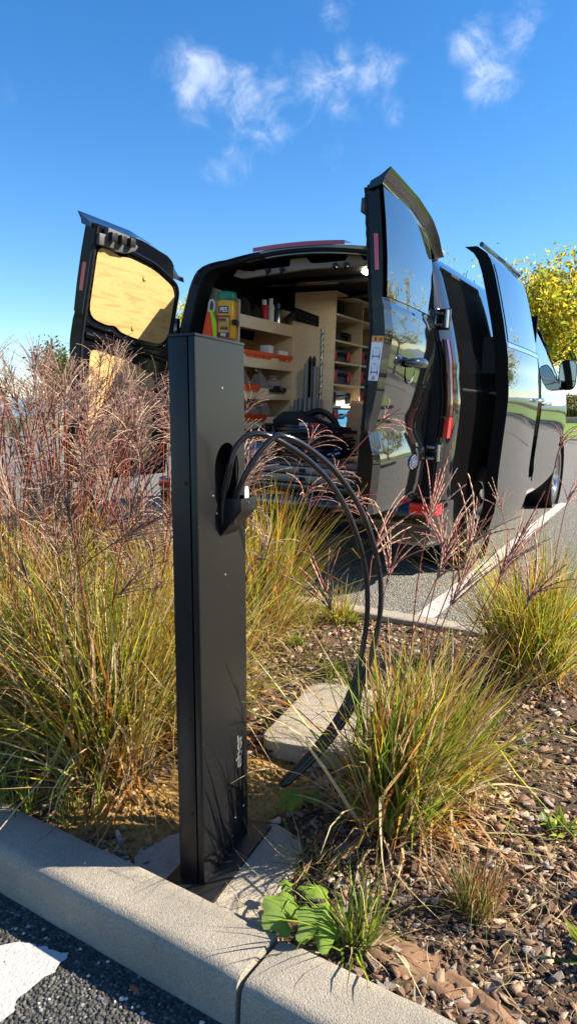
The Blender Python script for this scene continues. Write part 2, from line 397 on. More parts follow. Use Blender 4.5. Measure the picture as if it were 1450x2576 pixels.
# ================================================================ the setting
KD = Vector((0.841, -0.541, 0)); KN = Vector((0.541, 0.841, 0))     # along and across the kerbs
def kn(k, n, z=0.0): return Vector((KD.x*k+KN.x*n, KD.y*k+KN.y*n, z))
VAN_YAW = 28.92; VAN_O = (-0.008, 4.233); VAN_ROLL = 2.15
_a = R(VAN_YAW); VAX = (math.sin(_a), math.cos(_a)); VRT = (math.cos(_a), -math.sin(_a))
def van_t(x, y): return (x-VAN_O[0])*VRT[0]+(y-VAN_O[1])*VRT[1]
def lot_z(x, y): return 0.035*np.clip(-(van_t(x, y)-0.93), 0, 3.0)*(1.0)

def grid_sheet(name, fn, us, vs, mat_, zf=None, kind='structure', smooth=True):
    V = np.array([fn(u, v) for v in vs for u in us], float); nu = len(us)
    if zf is not None: V[:, 2] = zf(V[:, 0], V[:, 1])
    F = [(j*nu+i, j*nu+i+1, (j+1)*nu+i+1, (j+1)*nu+i) for j in range(len(vs)-1) for i in range(nu-1)]
    o = link(name, np_mesh(name, V, F, None, smooth), mat_)
    if kind: o['kind'] = kind
    return o
# far ground to the horizon
ground = MB().add([(-3000,-3000,-.08),(3000,-3000,-.08),(3000,3000,-.08),(-3000,3000,-.08)], [(0,1,2,3)]).build('ground', M_FIELD, ang=None)
ground['kind'] = 'structure'
lot = grid_sheet('parking_lot', lambda u, v: tuple(kn(u, v)), [-30,-12,-6,-4,-3,-2.5,-2,-1.5,-1,-.5,0,.5,1,2,4,8,16,30,60], [2.895,3.4,4,5,6,7,8,9,10,12,16,24,40], M_ASPH_F, lot_z)
road = grid_sheet('road', lambda u, v: tuple(kn(u, v, 0.03)), [-14,-6,-2,-1,0,2,6,14], [-12,-4,-1,0,.4,.789], M_ASPH_N)

# planting bed
def bed_z(x, y):
    b = .088+.022*(noise2(x*5+3, y*5+9, 1, 3)-.5)+.016*(noise2(x*22, y*22, 2, 3)-.5)
    d = np.hypot(x+.33, y-1.50); b = b+.035*np.exp(-(d/.10)**2)*noise2(x*18, y*18, 5, 3)
    d2 = np.hypot(x+.12, y-1.66); b = b+.03*np.exp(-(d2/.12)**2)*noise2(x*18, y*18, 6, 3)
    b = b-.034*np.exp(-(np.hypot(x+.12, y-1.32)/.20)**4)
    return b
us = np.concatenate([np.arange(-8,-2.2,.12), np.arange(-2.2,.9,.022), np.arange(.9,5,.12)]); vs = np.concatenate([np.arange(.895,2.0,.02), np.arange(2.0,2.79,.03)])
U, Vv = np.meshgrid(us, vs); X = KD.x*U+KN.x*Vv; Y = KD.y*U+KN.y*Vv
Z = bed_z(X, Y); nu = len(us); nv = len(vs)
idx = np.arange(nu*nv).reshape(nv, nu)
F = np.stack([idx[:-1,:-1], idx[:-1,1:], idx[1:,1:], idx[1:,:-1]], -1).reshape(-1, 4)
bed = link('planting_bed', np_mesh('planting_bed', np.stack([X.ravel(), Y.ravel(), Z.ravel()], 1), F), M_SOIL); bed['kind'] = 'structure'

# kerbs: rounded concrete stones laid end to end
def kerb_stone_mesh(name, n_in, n_out, n_base, z_top, z_bot, length, rad, flip=False, rough=.0012):
    prof = [(n_in, z_bot), (n_in, z_top-.006), (n_in-.006*np.sign(n_in-n_out), z_top)]
    sg = np.sign(n_out-n_in)
    for i in range(7):
        a = i/6*math.pi/2
        prof.append((n_out-sg*rad*(1-math.sin(a)), z_top-rad*(1-math.cos(a))))
    prof.append((n_base, z_bot))
    # finer across the top
    P = []
    for (a, b) in zip(prof[:-1], prof[1:]):
        d = math.hypot(b[0]-a[0], b[1]-a[1]); m = max(1, int(d/.02))
        for i in range(m): P.append((a[0]+(b[0]-a[0])*i/m, a[1]+(b[1]-a[1])*i/m))
    P.append(prof[-1]); ks = np.linspace(0, length, 34)
    ks[0] = 0; V = []; n = len(P)
    for i, k in enumerate(ks):
        e = .004 if i in (0, len(ks)-1) else 0
        for (pn, pz) in P:
            jn = (noise2(k*40+7, pn*60+pz*50, 3, 2)-.5)*rough*2
            cz = .5*(n_in+n_out)
            V.append((k, pn+(cz-pn)*e*2+jn, pz-(e if pz > z_top-.02 else 0)+jn))
    F = [(i*n+j, i*n+j+1, (i+1)*n+j+1, (i+1)*n+j) for i in range(len(ks)-1) for j in range(n-1)]
    F += [tuple(range(n)), tuple((len(ks)-1)*n+j for j in range(n))[::-1]]
    me = bpy.data.meshes.new(name); me.from_pydata(V, [], F); me.update()
    bm = bmesh.new(); bm.from_mesh(me); bmesh.ops.recalc_face_normals(bm, faces=bm.faces); bm.to_mesh(me); bm.free()
    smooth_by_angle(me, 50); return me
def place_kn(o, k, z=0.0, yaw=0.0):
    o.matrix_local = Matrix.Translation(kn(k, 0, z)) @ Matrix(((KD.x, KN.x, 0, 0), (KD.y, KN.y, 0, 0), (0, 0, 1, 0), (0, 0, 0, 1)))
nk = empty('road_kerb', kn(0, .85)); nk['kind'] = 'structure'; nk.location = (0, 0, 0)
kme = kerb_stone_mesh('kerb_stone', .905, .785, .774, .12, -.06, .993, .024); kme.materials.append(M_KERB)
for i in range(-6, 5):
    o = link('kerb_stone', kme, None, nk); place_kn(o, -.594+i*1.003, (-.004 if i == 0 else (.002 if i % 2 else 0)))
fk = empty('bay_kerb'); fk['kind'] = 'structure'
fme = kerb_stone_mesh('kerb_stone_far', 2.775, 2.893, 2.90, .108, -.06, .995, .02); fme.materials.append(M_FARKERB)
for i in range(-5, 5):
    o = link('kerb_stone', fme, None, fk); place_kn(o, -.83+i*1.003)

# painted bay line on the lot
def strip(name, a, b, w, z, mat_, seed=0):
    a = Vector(a); b = Vector(b); d = (b-a).normalized(); s_ = Vector((d.y, -d.x, 0)); n = 60; V = []; F = []
    for i in range(n+1):
        p = a+(b-a)*i/n
        for j, sg in enumerate((-1, 1)):
            e = (float(noise2(i*.9, j*5+seed, 4, 3))-.5)*.02
            q = p+s_*sg*(w/2+e); V.append((q.x, q.y, z+float(lot_z(q.x, q.y)) if z < .02 else z))
    F = [(2*i, 2*i+1, 2*i+3, 2*i+2) for i in range(n)]
    o = link(name, np_mesh(name, V, F), mat_); o['kind'] = 'structure'; return o
strip('bay_marking', (0.675,3.37,0), (3.16,7.95,0), .095, .004, M_LINE)
strip('bay_marking', (-2.05,4.9,0), (.45,9.4,0), .105, .004, M_LINE, 3)
# ragged white marking on the near road
pts = [(-.700,1.168),(-.575,1.148),(-.500,1.168),(-.462,1.160),(-.430,1.152),(-.402,1.140),(-.398,1.128),(-.412,1.112),(-.408,1.098),(-.423,1.088),(-.440,1.06),(-.452,1.042),(-.450,1.015),(-.470,.985),(-.50,.96),(-.72,.80),(-.95,.90)]
mk = MB(); n = len(pts); ctr = (-.62,1.03)
ring = []
for i in range(n):
    a, b = pts[i], pts[(i+1) % n]
    for j in range(6):
        t_ = j/6; x = a[0]+(b[0]-a[0])*t_; y = a[1]+(b[1]-a[1])*t_
        jit = (float(noise2(x*90, y*90, 8, 3))-.5)*.012; ring.append((x+jit, y+jit, .0335))
mk.add(ring, [tuple(range(len(ring)))])
o = mk.build('road_marking', M_LINE, ang=None); o['kind'] = 'structure'

# coarse stones of the near asphalt and loose grit (real relief close to the camera)
def scatter_stones(name, P, S, C, matn, flat=.6, seed=3):
    rg = np.random.default_rng(seed); n = len(P)
    base = np.array([(1,0,0),(.3,.95,0),(-.8,.6,0),(-.8,-.6,0),(.3,-.95,0),(.1,.05,1),(0,0,-.6)], float)
    fc = np.array([(0,1,5),(1,2,5),(2,3,5),(3,4,5),(4,0,5),(1,0,6),(2,1,6),(3,2,6),(4,3,6),(0,4,6)])
    an = rg.uniform(0, 6.28, n); ca, sa = np.cos(an), np.sin(an)
    B = base[None]*(1+rg.uniform(-.3,.3,(n,7,1)))*S[:,None,None]; B[:,:,2] *= flat
    Vx = B[:,:,0]*ca[:,None]-B[:,:,1]*sa[:,None]; Vy = B[:,:,0]*sa[:,None]+B[:,:,1]*ca[:,None]
    V = np.stack([Vx, Vy, B[:,:,2]], -1)+P[:,None]
    Fx = (fc[None]+7*np.arange(n)[:,None,None]).reshape(-1,3)
    return np_mesh(name, V.reshape(-1,3), Fx, np.repeat(C, 7, 0), False)
n = 26000; rg = np.random.default_rng(5)
x = rg.uniform(-1.05,.25,n); y = rg.uniform(.72,1.62,n); nn_ = x*KN.x+y*KN.y; ok = nn_ < .772; x, y = x[ok], y[ok]
g = rg.uniform(.03,.10,len(x))*rg.choice([.8,1,1.9],len(x),p=[.4,.45,.15]); C = np.stack([g*1.03, g, g*.95], 1); br = rg.random(len(x)) < .012; C[br] = np.array([.5,.46,.40])
me = scatter_stones('asphalt_stones', np.stack([x, y, np.full(len(x), .0305)], 1), rg.uniform(.002,.006,len(x)), C, None, .42)
o = link('asphalt_stones', me, M_CHIPS, road); o['kind'] = 'stuff'
n = 46; k = rg.uniform(-1.9,-.4,n); q = .772-np.abs(rg.normal(0,.05,n)); P = np.stack([KD.x*k+KN.x*q, KD.y*k+KN.y*q, np.full(n,.033)],1)
C = rg.uniform(.25,.6,(n,1))*np.array([[1,.93,.85]])
o = link('loose_grit', scatter_stones('loose_grit', P, rg.uniform(.002,.006,n), C, None, .7, 9), M_CHIPS); tag(o, kind='stuff')

# ---------------------------------------------------------------- bark mulch: pieces lying on the bed
def chip_template(rg, elong):
    n = 6; an = np.sort(rg.uniform(0, 6.28, n)); r_ = rg.uniform(.65,1.1,n)
    b = np.stack([np.cos(an)*r_*elong, np.sin(an)*r_, np.zeros(n)], 1)
    top = b*rg.uniform(.72,.98,(n,1)); top[:,2] = rg.uniform(.14,.42,n); b[:,2] = -.12
    return np.concatenate([b, top])
rgc = np.random.default_rng(21)
TPL = [chip_template(rgc, rgc.uniform(1.0,1.9)) for _ in range(14)]
CH_F = [(0,1,7,6),(1,2,8,7),(2,3,9,8),(3,4,10,9),(4,5,11,10),(5,0,6,11),(6,7,8,9),(6,9,10,11)]
def bed_points(n, kr, nr, rg):
    k = rg.uniform(*kr, n); q = rg.uniform(*nr, n); x = KD.x*k+KN.x*q; y = KD.y*k+KN.y*q; return x, y
PALETTE = np.array([(.09,.05,.032),(.16,.09,.055),(.27,.165,.10),(.38,.26,.17),(.48,.36,.25),(.28,.24,.20),(.05,.033,.024)])
PW = np.array([.19,.22,.20,.12,.06,.09,.12])
# the slab, the plate and the paver keep clear
def clear(x, y): return (np.hypot(x+.10, y-1.36) > .13) & ~((x > -.30) & (x < .02) & (y > 1.12) & (y < 1.48)) & (np.hypot(x+.3,y-1.5) > .12) & (np.hypot(x+.07,y-1.62) > .13)
tpl_me = []
for i, T in enumerate(TPL):
    me = bpy.data.meshes.new('bark_chip'); me.from_pydata([tuple(v_) for v_ in T], [], CH_F); me.update(); me.materials.append(M_STONE); tpl_me.append(me)
cnt = 0; seen = []
while cnt < 296:
    x, y = bed_points(1, (-.72,.3), (.915,1.30), rgc); x = x[0]; y = y[0]
    if not (clear(np.array([x]), np.array([y]))[0] and -.02 < x < .75 and x/y < .47): continue
    s_ = rgc.uniform(.0055,.0135)*(1.25 if rgc.random() < .15 else 1)
    o = link('bark_chip', tpl_me[rgc.integers(14)], None, bed)
    o.location = (x, y, float(bed_z(x, y))+s_*rgc.uniform(.1,.6)); o.rotation_euler = (rgc.normal(0,.28), rgc.normal(0,.28), rgc.uniform(0,6.28)); o.scale = (s_, s_, s_*rgc.uniform(.6,1.2)); cnt += 1
def chip_mass(name, x, y, S, rg, lift=.5):
    n = len(x); T = np.array(TPL)[rg.integers(0, 14, n)]*S[:,None,None]; T[:,:,2] *= rg.uniform(.35,1.0,(n,1))
    a, b, c_ = rg.normal(0,.3,n), rg.normal(0,.3,n), rg.uniform(0,6.28,n)
    T[:,:,2] += T[:,:,0]*np.tan(a)[:,None]*.8+T[:,:,1]*np.tan(b)[:,None]*.8
    X_ = T[:,:,0]*np.cos(c_)[:,None]-T[:,:,1]*np.sin(c_)[:,None]; Y_ = T[:,:,0]*np.sin(c_)[:,None]+T[:,:,1]*np.cos(c_)[:,None]
    V = np.stack([X_+x[:,None], Y_+y[:,None], T[:,:,2]+(bed_z(x,y)+S*rg.uniform(0,lift,n))[:,None]], -1)
    col = PALETTE[rg.choice(7, n, p=PW)]*rg.uniform(.7,1.25,(n,1))
    Fx = (np.array(CH_F)[None]+12*np.arange(n)[:,None,None]).reshape(-1,4)
    return np_mesh(name, V.reshape(-1,3), Fx, np.repeat(col, 12, 0), False)
x1, y1 = bed_points(13000, (-1.1,.5), (.91,1.6), rgc); x2, y2 = bed_points(24000, (-2.6,1.2), (1.3,2.76), rgc); x3, y3 = bed_points(2500, (-2.3,-.7), (.92,1.4), rgc)
x = np.concatenate([x1,x2,x3]); y = np.concatenate([y1,y2,y3]); ok = clear(x, y); x, y = x[ok], y[ok]
o = link('bark_mulch', chip_mass('bark_mulch', x, y, rgc.uniform(.0028,.0088,len(x))*rgc.choice([.6,1,1.6],len(x),p=[.4,.45,.15])*np.where(x*KN.x+y*KN.y > 1.35, 1.35, 1.0), rgc), M_CHIPS, bed); o['kind'] = 'stuff'

# clods of dug-up clay
n = 900; cx = np.where(rgc.random(n) < .6, -.35, -.07); cy = np.where(cx < -.2, 1.50, 1.64); x = cx+rgc.normal(0,.075,n); y = cy+rgc.normal(0,.055,n); ok = (x*KN.x+y*KN.y > .93) & ~((x > -.29) & (x < .02) & (y > 1.1) & (y < 1.47)); x, y = x[ok], y[ok]
C = np.array([[.40,.24,.075]])*rgc.uniform(.45,1.15,(len(x),1)); S = rgc.uniform(.002,.010,len(x))*rgc.choice([.6,1,1.5],len(x),p=[.5,.4,.1])
o = link('clay_clods', scatter_stones('clay_clods', np.stack([x,y,bed_z(x,y)],1), S, C, None, .8, 4), M_CHIPS, bed); o['kind'] = 'stuff'
# brown geotextile showing through the mulch
xs = np.linspace(0,1,26); V = []; F = []
for j in range(9):
    for i, u in enumerate(xs):
        p = Vector((.135,1.13,0)).lerp(Vector((.36,.915,0)), u); wv = .042*(.5+.5*math.sin(math.pi*min(1,u*1.1)))*(1+.2*math.sin(u*7)); q = (j/8-.5)*2*wv
        x, y = p.x+.69*q, p.y+.72*q; V.append((x, y, float(bed_z(x, y))+.0055+.0025*math.sin(u*11+j*1.1)+.002*math.sin(j*2.3)-.006*(abs(j/8-.5)*2)**4))
F = [(j*26+i, j*26+i+1, (j+1)*26+i+1, (j+1)*26+i) for j in range(8) for i in range(25)]
o = link('geotextile_sheet', np_mesh('geotextile_sheet', V, F), M_CLOTH); tag(o, 'strip of brown geotextile fabric bared among the bark chips', 'fabric')

# ---------------------------------------------------------------- concrete pad and loose paver
def ragged_slab(name, poly, z0, z1, mat_, sub=5, jit=.004, bev=.006):
    rg_ = np.random.default_rng(len(poly)); m = MB(); P = []
    for i in range(len(poly)):
        a, b = poly[i], poly[(i+1) % len(poly)]
        for j in range(sub):
            t_ = j/sub; P.append((a[0]+(b[0]-a[0])*t_+rg_.normal(0,jit), a[1]+(b[1]-a[1])*t_+rg_.normal(0,jit)))
    m.prism(P, z0, z1, lambda a, b, d: (a, b, d)); return m.build(name, mat_, bevel=bev, ang=40)
o = ragged_slab('foundation_slab', [(-.335,1.300),(-.315,1.40),(-.22,1.455),(-.085,1.492),(-.02,1.470),(.030,1.405),(.012,1.33),(-.012,1.26),(-.02,1.19),(-.035,1.120),(-.07,1.110),(-.19,1.19)], .0, .0765, M_SLAB)
tag(o, 'rough pale concrete pad cast round the foot of the post', 'concrete pad')
pv = MB(); L_, W_ = .40, .34; P = []
for cx, cy, a0 in ((W_-.02,.02,-90),(W_-.02,L_-.02,0),(.03,L_-.03,90),(.04,.04,180)):
    rr = .02 if cx > .1 else .045
    for i in range(5): a = R(a0+i*22.5); P.append((cx+math.cos(a)*rr, cy+math.sin(a)*rr))
pv.prism(P, 0, .052, lambda a, b, d: (a, b, d))
o = pv.build('paving_slab', M_SLAB, bevel=.006, ang=40, loc=(-.075,1.772,.088), rot=(R(1.5),R(-2),R(-25)))
tag(o, 'loose beige concrete paving slab half under the right-hand grass clump', 'paving slab')

# ================================================================ the charging post
PO = (-.1645, 1.259, .077); PYAW = 23.0; PW_, PD, PH = .1904, .0555, 1.062
post = empty('charging_post', PO, (0, 0, R(-PYAW)))
tag(post, 'tall anthracite metal charging post with keyhole cut-out and cable pocket', 'post')
# front cover: a channel with a real keyhole opening (built as a 2D outline with a hole, extruded)
def cover_mesh():
    bm = bmesh.new()
    hole = []; cy, cz, r_ = .113, .815, .050; nh = .031; zb = .740
    a0 = math.asin(nh/r_)*1.15
    for i in range(25):
        a = -math.pi/2+a0+(2*math.pi-2*a0)*i/24; hole.append((cy+r_*math.cos(a), cz+1.12*r_*math.sin(a)))
    hole += [(cy-nh, zb+.03), (cy-nh, zb), (cy+nh, zb), (cy+nh, zb+.03)]
    outer = [(0,0),(PW_,0),(PW_,PH),(0,PH)]
    vo = [bm.verts.new((0,a,b)) for a,b in outer]; vh = [bm.verts.new((0,a,b)) for a,b in hole]
    eo = [bm.edges.new((vo[i],vo[(i+1)%4])) for i in range(4)]; eh = [bm.edges.new((vh[i],vh[(i+1)%len(vh)])) for i in range(len(vh))]
    bmesh.ops.triangle_fill(bm, use_beauty=True, edges=eo+eh)
    # drop faces inside the hole
    import mathutils.geometry as mg
    rem = []
    for f in bm.faces:
        c_ = f.calc_center_median(); ins = False; j = len(hole)-1
        for i in range(len(hole)):
            yi, zi = hole[i]; yj, zj = hole[j]
            if (zi > c_.z) != (zj > c_.z) and c_.y < (yj-yi)*(c_.z-zi)/(zj-zi)+yi: ins = not ins
            j = i
        if ins: rem.append(f)
    bmesh.ops.delete(bm, geom=rem, context='FACES_ONLY')
    r2 = bmesh.ops.extrude_face_region(bm, geom=list(bm.faces)); 
    for v_ in [g for g in r2['geom'] if isinstance(g, bmesh.types.BMVert)]: v_.co.x -= .003
    bmesh.ops.recalc_face_normals(bm, faces=bm.faces)
    me = bpy.data.meshes.new('front_cover'); bm.to_mesh(me); bm.free(); return me
me = cover_mesh(); smooth_by_angle(me, 30); fc = link('front_cover', me, M_POST, post)
m = MB(); m.box(-.013,-.0005,-.0015,.0015,0,PH); m.box(-.013,-.0005,PW_-.0015,PW_+.0015,0,PH); m.build('cover_flange', M_POST, post, bevel=.0006)
m = MB(); m.box(-PD,-.0165,-.001,.002,0,PH); m.box(-PD,-.0165,PW_-.002,PW_+.001,0,PH); m.box(-PD,-PD+.003,.002,PW_-.002,0,PH); m.box(-.02,-.0165,.002,.01,0,PH); m.box(-.02,-.0165,PW_-.01,PW_-.002,0,PH)
m.build('housing', M_POST, post, bevel=.0008)
m = MB(); m.box(-.0475,-.046,.003,PW_-.003,.3,PH-.01); m.build('back_liner', M_POSTIN, post)
m = MB(); m.box(-PD-.001,.0015,-.0025,PW_+.0015,PH+.0005,PH+.0055); m.build('top_cap', M_POST, post, bevel=.0012)
m = MB(); m.box(-.080,.038,-.040,.235,-.001,.007); m.build('base_plate', mat('plate_black',(.006,.006,.0065),.5), post, bevel=.002)
# cable pocket with slanted bottom
m = MB(); y0, y1 = .082, .150
prof = [(.0005,.765),(.046,.765),(.046,.741),(.0005,.690)]
def pk(a, b, d): return (a, d, b)
m.prism(prof, y0, y0+.002, pk); m.prism(prof, y1-.002, y1, pk)
m.box(.044,.046,y0+.002,y1-.002,.741,.765)
m.add([(.046,y0+.002,.741),(.046,y1-.002,.741),(.0005,y1-.002,.690),(.0005,y0+.002,.690),(.0445,y0+.002,.743),(.0445,y1-.002,.743),(.0005,y1-.002,.693),(.0005,y0+.002,.693)], [(0,1,2,3),(7,6,5,4),(0,4,5,1),(2,6,7,3)])
pocket = m.build('cable_pocket', M_POST, post, bevel=.0005)
m = MB(); poly = [(.112+.0075*math.cos(a), .780+.0075*math.sin(a)) for a in np.linspace(0, math.pi, 9)]+[(.1045,.748),(.1195,.748)]
m.prism(poly, .0415,.0435, lambda a, b, d: (d, a, b)); tab = m.build('strain_tab', M_WHITE, post)
m = MB(); m.lathe([(.0018,0),(.0018,.0006),(0,.0006)], 10, Matrix.Translation((.0435,.112,.780)) @ Matrix.Rotation(R(90),4,'Y')); m.build('tab_hole', M_PRINT_K, tab)
def bolt(par, x, y, z, r_=.0035, axis='X', mat_=M_STEEL):
    m = MB(); M = Matrix.Translation((x,y,z)) @ (Matrix.Rotation(R(90),4,'Y') if axis == 'X' else Matrix.Rotation(R(90),4,'X'))
    m.lathe([(r_,-.0008),(r_,.0006),(r_*.75,.0016),(r_*.4,.0016),(r_*.3,.0006),(0,.0006)], 14, M); return m.build('screw', mat_, par)
for y_, z_ in ((.0955,.975),(.055,.772),(.070,.737),(.100,.610),(.13,.075),(.170,.080)): bolt(post, .0002, y_, z_, .0032)
bolt(post, .0470, .112, .755, .0022)
for z_ in (1.035,.80,.55,.345,.15): bolt(post, -.024, -.0012, z_, .0036, 'Y', M_POST)
m = MB(); m.box(.0004,.0012,.012,.178,.040,.0425); m.build('service_slot', M_POSTIN, post)
me = text_mesh('eber', .040, .0003, 0, 1.0, .0012); me.materials.append(mat('lettering_grey', (.11,.11,.11), .5))
lo = link('lettering', me, None, post); lo.matrix_local = Matrix.Translation((.0008,.150,.215)) @ Matrix(((0,0,1,0),(0,-1,0,0),(1,0,0,0),(0,0,0,1)))
# the two cables that hang out of the pocket, bound together with tape near the end
C1 = [(-0.128, 1.338, 0.79), (-0.1268, 1.335, 0.8348), (-0.1158, 1.33, 0.883), (-0.1039, 1.33, 0.9324), (-0.0827, 1.335, 0.9594), (-0.0527, 1.345, 0.9652), (-0.0133, 1.37, 0.9483), (0.0427, 1.41, 0.9083), (0.0937, 1.445, 0.8521), (0.1347, 1.475, 0.7763), (0.1613, 1.49, 0.695), (0.1738, 1.497, 0.6131), (0.1713, 1.495, 0.5321), (0.1547, 1.485, 0.4439), (0.1247, 1.475, 0.3647), (0.0857, 1.465, 0.304), (0.0381, 1.46, 0.2456), (-0.0098, 1.455, 0.1984)]
C2 = [(-0.108, 1.338, 0.79), (-0.1022, 1.335, 0.8379), (-0.0858, 1.325, 0.8797), (-0.0567, 1.325, 0.9289), (-0.0266, 1.335, 0.9594), (-0.0054, 1.345, 0.9599), (0.0312, 1.37, 0.9421), (0.0827, 1.405, 0.9006), (0.1282, 1.44, 0.8443), (0.1625, 1.465, 0.782), (0.1885, 1.48, 0.7058), (0.2021, 1.487, 0.6247), (0.198, 1.485, 0.5443), (0.1764, 1.475, 0.4522), (0.1434, 1.466, 0.3639), (0.0994, 1.456, 0.2972), (0.0484, 1.45, 0.2387), (-0.0018, 1.445, 0.1926)]
ca = empty('power_cable', (-.115,1.335,.79)); tag(ca, 'pair of thick black cables arching from the post pocket towards the ground', 'cable')
def rel(P, o): return [Vector(p)-Vector(o) for p in P]
for C_ in (C1, C2):
    m = MB(); m.tube(catmull(rel(C_, ca.location), 7), .0059, 14); m.build('cable_strand', M_CABLE, ca, ang=60)
mid = [ (Vector(a)+Vector(b))*.5 for a, b in zip(C1, C2)][13:]
mid[-1] = mid[-1]+(mid[-1]-mid[-2])*.22
pp = catmull(rel(mid, ca.location), 8); rr_ = [.0096+.0012*float(noise2(i*.9,3,2,2)) for i in range(len(pp))]; rr_[-1] = .0065; rr_[-2] = .010
m = MB(); m.tube(pp, rr_, 12); m.build('tape_wrap', mat('black_tape', (.012,.012,.015), .38), ca, ang=50)
# ================================================================ the van
van = empty('van', (VAN_O[0], VAN_O[1], .93*math.sin(R(VAN_ROLL))), (0, R(VAN_ROLL), R(-VAN_YAW)))
tag(van, 'black panel van with both rear doors and the sliding side door open', 'van')
VM = Matrix.Translation(van.location) @ Matrix.Rotation(R(-VAN_YAW),4,'Z') @ Matrix.Rotation(R(VAN_ROLL),4,'Y')
def vp(t_, s_, z_): return VM @ Vector((t_, s_, z_))
LZ = np.array([.20,.30,.40,.52,.60,.70,.85,.98,1.08,1.15,1.20,1.27,1.33])
LT = np.array([.84,.90,.928,.939,.935,.940,.949,.957,.959,.953,.944,.941,.930])
UW = np.array([0,.25,.5,.72,.84,.92,.965,.99,1.0]); UT = np.array([.930,.897,.858,.820,.790,.752,.70,.62,.54])
def zroof(s_): return float(np.interp(s_, [0,.4,3.1,3.4,3.7,4.4,4.75,5.1,5.3,5.38,5.42], [1.893,1.915,1.925,1.905,1.82,1.42,1.30,1.20,1.08,.90,.55]))
def zbelt(s_): return min(1.33, zroof(s_)-.06)
def plan(s_):
    """narrowing of the body in plan towards both ends"""
    r_ = 0.0
    if s_ < .16: r_ += .055*(1-s_/.16)**2
    if s_ > 4.2: r_ += .20*((s_-4.2)/1.22)**2.2
    return r_
def T(z_, s_):
    zb = zbelt(s_); zr = zroof(s_)
    if z_ <= zb: zz = z_ if zb >= 1.33 else .2+(z_-.2)*(1.33-.2)/max(zb-.2,.05); h = float(np.interp(zz, LZ, LT))
    else: h = float(np.interp((z_-zb)/(zr-zb), UW, UT))
    return h-plan(s_)
SK = [0,.02,.05,.09,.14,.2,.3,.45,.6,.75,.9,1.1,1.3,1.45,1.60,1.8,2.0,2.2,2.45,2.79,2.9,3.1,3.25,3.4,3.55,3.7,3.9,4.1,4.3,4.45,4.6,4.75,4.9,5.0,5.1,5.2,5.3,5.36,5.40,5.42]
ZLOW = [.26,.30,.36,.40,.46,.52,.56,.60,.65,.70,.78,.85,.92,.98,1.03,1.08,1.115,1.15,1.20,1.24,1.27,1.30,1.33]
def ring(s_):
    zb = zbelt(s_); zr = zroof(s_); half = []
    for z_ in ZLOW:
        zz = z_ if zb >= 1.33 else .2+(z_-.2)*(zb-.2)/1.13
        half.append((T(zz, s_), zz))
    for w_ in (.1,.2,.35,.5,.62,.72,.80,.86,.91,.95,.975,.992,1.0):
        zz = zb+(zr-zb)*w_; half.append((T(zz, s_), zz))
    t1 = half[-1][0]
    for q in (.85,.65,.4,.2,0): half.append((t1*q, zr+.045*(1-q*q)*(1 if s_ < 3.6 else .6)))
    pts = half+[(-a, b) for a, b in half[-2::-1]]
    return pts
rings = [ring(s_) for s_ in SK]; NR = len(rings[0]); NS = len(SK)
V = [(p[0], s_, p[1]) for s_, rg_ in zip(SK, rings) for p in rg_]
F = []; iz = {round(z_,3): i for i, z_ in enumerate(ZLOW)}
def keep(i, j):
    s0, s1 = SK[i], SK[i+1]; z0 = rings[i][j][1]; z1 = rings[i][j+1][1]; zc = (z0+z1)/2; right = j < NR//2
    # sliding-door opening on the right
    if right and s0 >= 1.599 and s1 <= 2.791 and .45 < zc < 1.82: return False
    # front-door glass on both sides, windscreen
    if s0 >= 2.85 and s1 <= 3.95 and 1.33 < zc < zroof((s0+s1)/2)-.12 and abs(rings[i][j][0]) > .55: return False
    if s0 >= 3.40 and s1 <= 4.45 and abs(rings[i][j][0]) < .70 and zc > 1.33: return False
    return True
F = [(i*NR+j, i*NR+j+1, (i+1)*NR+j+1, (i+1)*NR+j) for i in range(NS-1) for j in range(NR-1) if keep(i, j)]
F.append(tuple((NS-1)*NR+j for j in range(NR)))
me = bpy.data.meshes.new('body'); me.from_pydata(V, [], F); me.update()
bm = bmesh.new(); bm.from_mesh(me); bmesh.ops.recalc_face_normals(bm, faces=bm.faces)
if sum((f.normal.x*f.calc_center_median().x) for f in bm.faces) < 0: bmesh.ops.reverse_faces(bm, faces=bm.faces)
bm.to_mesh(me); bm.free()
WB_R, WB_F, WT, WR = 0.98, 4.46, .80, .345
body = link('body', me, [M_PAINT, M_LINER], van)
so = body.modifiers.new('s', 'SOLIDIFY'); so.thickness = .045; so.offset = -1; so.material_offset = 1; so.material_offset_rim = 0; so.use_rim = True
cutters = []
for s_ in (WB_R, WB_F):
    m = MB(); m.lathe([(.40,-1.2),(.40,1.2)], 40, Matrix.Translation((0, s_, .36)) @ Matrix.Rotation(R(90),4,'Y'), close=True)
    c_ = m.build('cutter', None, van); cutters.append(c_)
    bo = body.modifiers.new('b', 'BOOLEAN'); bo.operation = 'DIFFERENCE'; bo.object = c_; bo.solver = 'EXACT'
bpy.context.view_layer.update()
nm = bpy.data.meshes.new_from_object(body.evaluated_get(bpy.context.evaluated_depsgraph_get()))
body.modifiers.clear(); body.data = nm
for c_ in cutters: bpy.data.objects.remove(c_)
smooth_by_angle(nm, 32)
